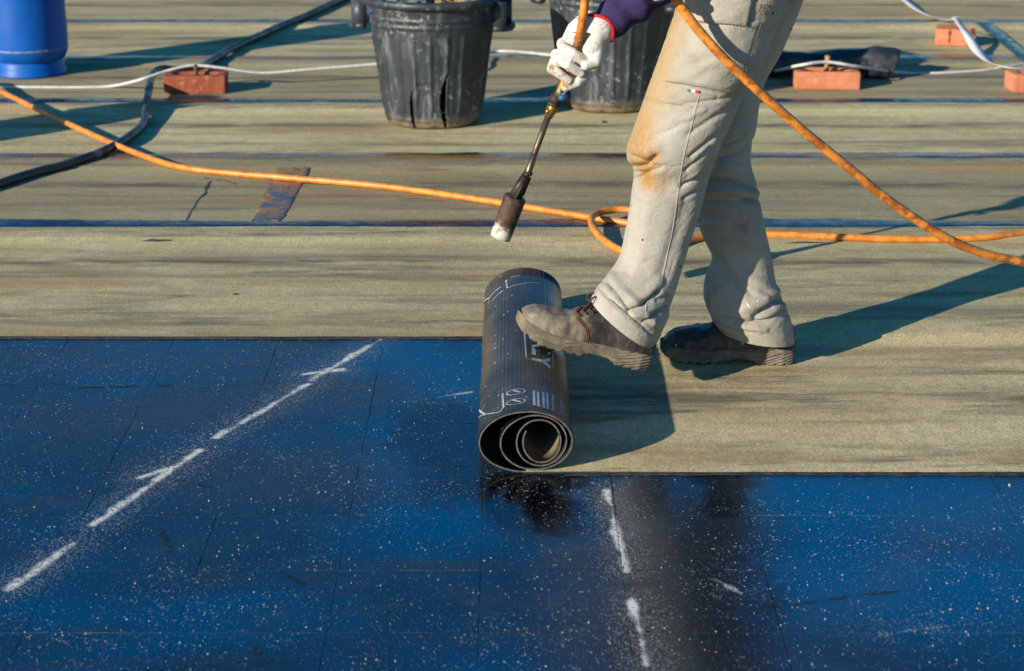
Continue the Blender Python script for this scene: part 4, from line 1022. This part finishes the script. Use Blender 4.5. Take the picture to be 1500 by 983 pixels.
mod(tp, 'SOLIDIFY', thickness=.0015); tag(tp, 'flat white tape looped over the broken brick at upper right', 'tape')

# ------------------------------------------------------------------ bricks
def mat_brick(name, c1, c2):
    t = T(name); o = t.obj
    c = t.mix(t.rmp(t.noise(o, 22, 6, .65), .3, .7), c1, c2)
    c = t.mix(t.mul(t.rmp(t.noise(o, 35, 7, .7), .56, .7), .5), c, (0.50, 0.36, 0.27))
    c = t.mix(t.rmp(t.noise(o, 80, 5, .7), .66, .72), c, (0.10, 0.04, 0.025))
    return t.fin(c, .85, .25, t.bump(t.noise(o, 90, 6, .7), .5, .003))
M['brick_d'] = mat_brick('dark_brick', (0.30, 0.085, 0.040), (0.24, 0.06, 0.03)); M['brick_l'] = mat_brick('light_brick', (0.46, 0.155, 0.075), (0.56, 0.215, 0.115))
M['wood'] = simple('raw_wood', (0.42, 0.26, 0.10), (0.30, 0.17, 0.06), 40, .8); M['rust'] = simple('rusty_iron', (0.14, 0.06, 0.025), (0.07, 0.035, 0.02), 60, .7)
def brick(loc, rz, size, mat, label, seed, frog=True, broken=False):
    root = thing('brick', loc, label, 'brick', 'loose bricks weighing down the line'); root.rotation_euler = (0, 0, rz)
    sx, sy, sz = size; n = 14; V, F = [], []
    def put(p):
        e = .0016 * nz(p.x * 40 + seed, p.y * 40, p.z * 40) + .001 * nz(p.x * 120, p.y * 120 + seed, p.z * 120)
        q = Vector((max(-sx / 2 + .004, min(sx / 2 - .004, p.x)), max(-sy / 2 + .004, min(sy / 2 - .004, p.y)), max(.004, min(sz - .004, p.z))))
        d = p - q
        if d.length > .004: p = q + d.normalized() * .004
        if broken and p.x > sx * .05 and p.z > sz * .25:
            p.z -= .012 * (1 + nz(p.x * 30, p.y * 30, seed)) * min(1, (p.x - sx * .05) / .01)
        return p + Vector((e, e, e * .4 if p.z > .005 else 0))
    def face(f, na, nb):
        b0 = len(V)
        for i in range(na + 1):
            for j in range(nb + 1): V.append(put(f(i / na, j / nb)))
        for i in range(na):
            for j in range(nb): F.append((b0 + i * (nb + 1) + j, b0 + (i + 1) * (nb + 1) + j, b0 + (i + 1) * (nb + 1) + j + 1, b0 + i * (nb + 1) + j + 1))
    def frogz(u, v):
        if not frog: return sz
        e = ((u - .5) / .36) ** 4 + ((v - .5) / .30) ** 4; return sz - .016 * max(0, min(1, (1 - e) * 4))
    face(lambda u, v: Vector(((u - .5) * sx, (v - .5) * sy, frogz(u, v))), 40, 24)
    face(lambda u, v: Vector(((.5 - u) * sx, (v - .5) * sy, 0)), 4, 4)
    face(lambda u, v: Vector(((u - .5) * sx, -sy / 2, v * sz)), 30, 8); face(lambda u, v: Vector(((.5 - u) * sx, sy / 2, v * sz)), 30, 8)
    face(lambda u, v: Vector((sx / 2, (u - .5) * sy, v * sz)), 16, 8); face(lambda u, v: Vector((-sx / 2, (.5 - u) * sy, v * sz)), 16, 8)
    b = mk('block', ([root.location + q for q in V], F), mat, root)
    return root
def bp(x0, x1, y, sy=.115):
    a, b = gnd(x0, y, .005), gnd(x1, y, .005); return Vector(((a.x + b.x) / 2, a.y + sy / 2, .0062)), (b.x - a.x)
l, w = bp(240, 330, 138); b1 = brick(l, 0, (w, .11, .066), M['brick_d'], 'dark red brick by the kinked black hose, with a rusty bolt', 1)
mk('bolt', join(tube([l + Vector((0, 0, .045)), l + Vector((0, 0, .098))], .0075, 8), tube([l + Vector((0, 0, .050)), l + Vector((0, 0, .056))], .030, 12)), M['rust'], b1)
l, w = bp(1165, 1260, 132); b2 = brick(l, rad(-2), (w, .11, .066), M['brick_l'], 'orange brick with a wooden peg, in front of the black rolled offcut', 5)
mk('peg', tube([l + Vector((0, 0, .045)), l + Vector((.002, 0, .09)), l + Vector((.003, 0, .118))], [.010, .009, .011], 8), M['wood'], b2)
l, w = bp(1374, 1432, 68); b3 = brick(l, rad(-12), (w, .12, .07), M['brick_l'], 'broken orange brick under the white tape, upper right', 9, False, True)
mk('crack', tube([l + Vector((-.024 + .004 * nz(q, 1, 1), -.0625 + .006, z_)) for q, z_ in enumerate(np.linspace(.004, .066, 8))], [.002, .004, .005, .005, .004, .006, .007, .004], 6), M['soot'], b3)
l, w = bp(1481, 1580, 136); brick(l, rad(6), (w, .11, .068), M['brick_l'], 'orange brick cut off by the right edge of the photo', 13)

# black rolled offcut and a flat dark offcut
M['black_sheet'] = simple('black_sheet', (0.012, 0.014, 0.018), (0.03, 0.033, 0.04), 14, .38, .6, .5, .006, dirt=((0.40, 0.41, 0.42), 7, .60))
a = gnd(1105, 112, .0); P = []
xs = np.linspace(0, 1, 60); x0 = (1100 - 750) / 384.0; x1 = (1312 - 750) / 384.0
rows = []
for f in xs:
    x = x0 + (x1 - x0) * f; cy = 7.84 - .03 * f; r = .056 * (1 + .16 * nz(x * 7, 2, 1)) * (0.94 + .10 * math.cos(f * 7)); row = []
    for an in np.linspace(0, 2 * math.pi, 40, endpoint=False):
        e = 1 + .16 * nz(x * 9, math.cos(an) * 1.6, math.sin(an) * 1.6) + .08 * nz(x * 26, math.cos(an) * 4, math.sin(an) * 4)
        row.append(Vector((x + (.02 * math.sin(an) if f > .96 else 0), cy + 1.15 * r * e * math.cos(an), max(.006, .006 + r * .95 + r * e * math.sin(an)))))
    rows.append(row)
so = mk('felt_offcut', grid(rows, True), M['black_sheet']); mod(so, 'SOLIDIFY', thickness=.006, offset=-1)
tag(so, 'crumpled black rolled felt offcut lying behind the pegged brick', 'felt offcut')
fo = mk('dark_strip_offcut', grid([[gnd(1436 + 64 * f + dx, 30 + 52 * f, .009 + .004 * abs(nz(f * 6, dx, 1))) for dx in (-11, 0, 11)] for f in np.linspace(0, 1.6, 24)]), M['bit'])
mod(fo, 'SOLIDIFY', thickness=.003); tag(fo, 'flat dark blue felt offcut lying diagonally at the upper right', 'felt offcut')

# ------------------------------------------------------------------ bins
def mat_bin():
    t = T('bin_rubber'); o = t.obj
    c = t.mix(t.rmp(t.noise(o, 7, 6, .65), .3, .7), (0.015, 0.020, 0.026), (0.036, 0.044, 0.054))
    sm = t.noise(t.vs(o, (1, 1, .25)), 22, 7, .7, .4)
    c = t.mix(t.mul(t.rmp(sm, .52, .72), .6), c, (0.19, 0.20, 0.205))
    sp = t.mul(t.rmp(t.noise(o, 48, 7, .75), .56, .66), t.rmp(t.noise(o, 5.5, 3, .5), .44, .60))
    c = t.mix(t.mul(sp, .55), c, (0.42, 0.44, 0.45))
    zz = t.n('ShaderNodeSeparateXYZ', {0: o}).outputs[2]
    c = t.mix(t.mul(t.rmp(zz, .06, 0.0), t.rmp(t.noise(o, 20, 6, .7), .3, .6)), c, (0.22, 0.165, 0.10))
    return t.fin(c, t.rmp(sm, .3, .7, .38, .65), .5, t.bump(t.noise(o, 45, 6, .7), .35, .003))
M['bin'] = mat_bin()
HB = .436
def rbin(z): return float(np.interp(z, [0, .03, HB], [.158, .166, .222]))
def make_bin(loc, label, cracks, rz):
    root = thing('rubble_bin', (0, 0, 0), label, 'bin', 'black rubble bins')
    nz_, na = 110, 400; rows = []
    for i in range(nz_ + 1):
        z = HB * i / nz_; row = []
        for k in range(na):
            a = 2 * math.pi * k / na; r = rbin(z)
            g_ = (.5 + .5 * math.cos(a * 22)) ** 6
            win = min(1, max(0, (z - .035) / .03)) * min(1, max(0, (.335 - z) / .03))
            r += .0050 * g_ * win
            for zb, amp in ((.350, .005), (.372, .004), (.030, .003)): r += amp * math.exp(-((z - zb) / .006) ** 2)
            if z < .012: r -= .012 * (1 - z / .012) ** 2
            r += .0035 * nz(math.cos(a) * 2, math.sin(a) * 2, z * 6) + .0012 * nz(math.cos(a) * 9, math.sin(a) * 9, z * 14)
            row.append(Vector((r * math.cos(a), r * math.sin(a), z)))
        rows.append(row)
    V, F = grid(rows, True); F2 = []
    for f in F:
        c = sum((V[q] for q in f), Vector()) / 4; a = math.degrees(math.atan2(c.y, c.x)); z = c.z; cut = False
        for a0, z1, w, bend in cracks:
            if z < z1:
                u = z / z1; ac = a0 + bend * math.sin(u * 3.1) + .4 * nz(z * 40, a0, 1)
                if abs(a - ac) < w * (math.sin(math.pi * min(1, u * .85 + .12)) ** .8): cut = True
        if not cut: F2.append(f)
    F2.append(tuple(range(na))[::-1])
    body = mk('bin_wall', (V, F2), M['bin'], root); mod(body, 'SOLIDIFY', thickness=.004, offset=-1)
    rim = lathe([(.219, HB - .022), (.233, HB - .024), (.238, HB - .016), (.238, HB - .004), (.231, HB + .003), (.221, HB + .003), (.216, HB - .003), (.216, HB - .022)], 96)
    mk('rim', rim, M['bin'], root)
    for sgn in (1, -1):
        pts = []
        for q in np.linspace(-1, 1, 15): pts.append(Vector((sgn * (.222 + .052 * (1 - q ** 4)), .075 * q, HB - .105 + .004 * q * q)))
        top = grid([[Vector((sgn * (.226), y, HB - .012)), Vector((sgn * .255, y * .9, HB - .020)), Vector((sgn * .276, y * .8, HB - .066))] for y in np.linspace(-.020, .020, 5)])
        hnd_ = mk('handle', join(tube(pts, .011, 10), box((sgn * .240, -.068, HB - .060), (.050, .012, .095)), box((sgn * .240, .068, HB - .060), (.050, .012, .095))), M['bin'], root)
    root.location = loc; root.rotation_euler = (0, 0, rz)
    return root
lb = gnd(634, 183, .0); c1 = Vector((lb.x, gnd(634, 193).y + .158, .0062))
bin1 = make_bin(c1, 'cracked black bin full of rubble, left of the torch', [(-153, .11, 2.0, 1), (-102.5, .135, 2.0, -2), (-64, .20, 3.2, -5)], 0.0)
bin1.rotation_euler = (0, 0, rad(-8))
c2 = Vector(((897 - 750) / 416.0, gnd(897, 169).y + .158, .0062))
bin2 = make_bin(c2, 'black bin standing behind the gloved hand and trouser leg', [], 0.0)
bin2.rotation_euler = (0, 0, rad(-25)); bin2.scale = (1.06, 1.06, 1.1)
rub = [simple('rubble_brown', (0.16, 0.10, 0.05), (0.28, 0.20, 0.10), 25, .85), simple('rubble_teal', (0.05, 0.085, 0.085), (0.11, 0.15, 0.14), 25, .8), simple('rubble_blue', (0.02, 0.03, 0.09), (0.04, 0.06, 0.15), 25, .7), simple('rubble_dark', (0.03, 0.028, 0.025), (0.07, 0.06, 0.05), 25, .8)]
def chunk(r, seed, sq):
    V, F = ball((0, 0, 0), r, sq, 9)
    out = []
    for v in V:
        d = v.normalized(); q = max(abs(d.x), abs(d.y), abs(d.z)); k = (1 / q) ** .6 * (.72 + .35 * nz(d.x * 1.7 + seed, d.y * 1.7, d.z * 1.7) + .12 * nz(d.x * 6, d.y * 6 + seed, d.z * 6)); out.append(v * k)
    return out, F
rl = ['brownish rubble chunk at the front of the left bin', 'teal-grey rubble chunk in the middle of the left bin', 'dark blue rubble chunk at the left rim of the left bin', 'brown rubble slab at the right of the left bin']
spots = [(-.165, -.055, .06, 2), (-.105, -.135, .06, 1), (-.035, -.160, .055, 1), (.045, -.150, .065, 0), (.120, -.115, .06, 0), (-.06, -.03, .075, 3), (.06, .0, .08, 0), (-.10, .09, .07, 1), (.08, .11, .075, 3), (.0, .14, .06, 0), (.155, .01, .055, 3), (-.155, .05, .05, 3)]
rlab = ['dark blue rubble chunk against the left rim of the left bin', 'teal-grey rubble chunk, left of two at the front of the left bin', 'teal-grey rubble chunk, right of two at the front of the left bin', 'brown rubble chunk behind the front rim of the left bin', 'brown rubble chunk near the right rim of the left bin', 'dark rubble chunk in the centre of the left bin', 'large brown rubble chunk right of centre in the left bin']
for k, (x, y, r, mi) in enumerate(spots[:7]):
    o = mk('rubble_chunk', chunk(r, k * 3.7, (1.1, .9, .8)), rub[mi], None, False)
    o.location = c1 + Vector((x, y, HB - .030 + .012 * (k % 3))); o.rotation_euler = (k, k * 2.1, k * 1.3)
    tag(o, rlab[k], 'rubble', 'rubble heaped in the left bin')
pk_ = mk('rubble_fill', lathe([(.001, HB - .06), (.1, HB - .06), (.208, HB - .075)], 40, c1), rub[3]); tag(pk_, 'dark loose rubble filling the left bin', 'rubble', kind='stuff')

# ------------------------------------------------------------------ gas cylinders
def mat_blue():
    t = T('blue_enamel'); o = t.obj
    c = t.mix(t.rmp(t.noise(o, 6, 6, .6), .3, .7), (0.0005, 0.072, 0.34), (0.001, 0.105, 0.44))
    c = t.mix(t.rmp(t.noise(o, 38, 7, .72), .64, .70), c, (0.05, 0.05, 0.06))
    c = t.mix(t.mul(t.rmp(t.noise(o, 14, 7, .7), .60, .75), .4), c, (0.10, 0.16, 0.26))
    return t.fin(c, .45, .3, t.bump(t.noise(o, 40, 5, .6), .15, .003))
M['blue'] = mat_blue()
M['weld'] = simple('scuffed_weld', (0.30, 0.27, 0.16), (0.03, 0.12, 0.36), 60, .6)
def make_cyl(label):
    root = thing('gas_cylinder', (0, 0, 0), label, 'gas cylinder', 'blue gas cylinders')
    R = .152
    prof = [(.0, .035), (.08, .036), (.118, .045), (.140, .062), (R, .090), (R, .098)] + [(R + .0015 * math.sin(q), .10 + .36 * q / 10) for q in range(11)] + [(.147, .50), (.128, .545), (.09, .575), (.045, .588), (.02, .590)]
    mk('tank', lathe(prof, 72), M['blue'], root)
    mk('weld_seam', lathe([(R - .001, .098), (R + .0020, .1005), (R + .0020, .1035), (R - .001, .106)], 72), M['weld'], root)
    ft = mk('foot_ring', lathe([(.125, .06), (.133, .048), (.136, .030), (.140, .010), (.144, .004), (.142, .0), (.134, .0), (.130, .012), (.124, .05)], 72), M['blue'], root)
    P = [Vector((.105 * math.cos(a), .105 * math.sin(a), .57)) for a in np.linspace(.5, 5.8, 40)]
    mk('guard_collar', grid([[p, p + Vector((0, 0, .06)), p * .98 + Vector((0, 0, .075 - .57 * .98 + .57))] for p in P]), M['blue'], root)
    mk('valve', join(lathe([(.016, .585), (.016, .63), (.022, .635), (.022, .655), (.008, .66)], 16, (0, 0, 0), True), tube([Vector((0, 0, .62)), Vector((.05, -.02, .62))], .009, 10)), M['brass'], root)
    return root
cy = make_cyl('blue gas cylinder cut off by the left edge of the photo'); yb = gnd(30, 118).y
cy.location = ((30 - 750) / 384.0, yb + .142, .0062)
cy2 = copy_tree(cy); cy2['label'] = 'second blue gas cylinder just outside the left edge, casting a shadow into the photo'
cy2.location = (-2.58, 6.08, .0062)
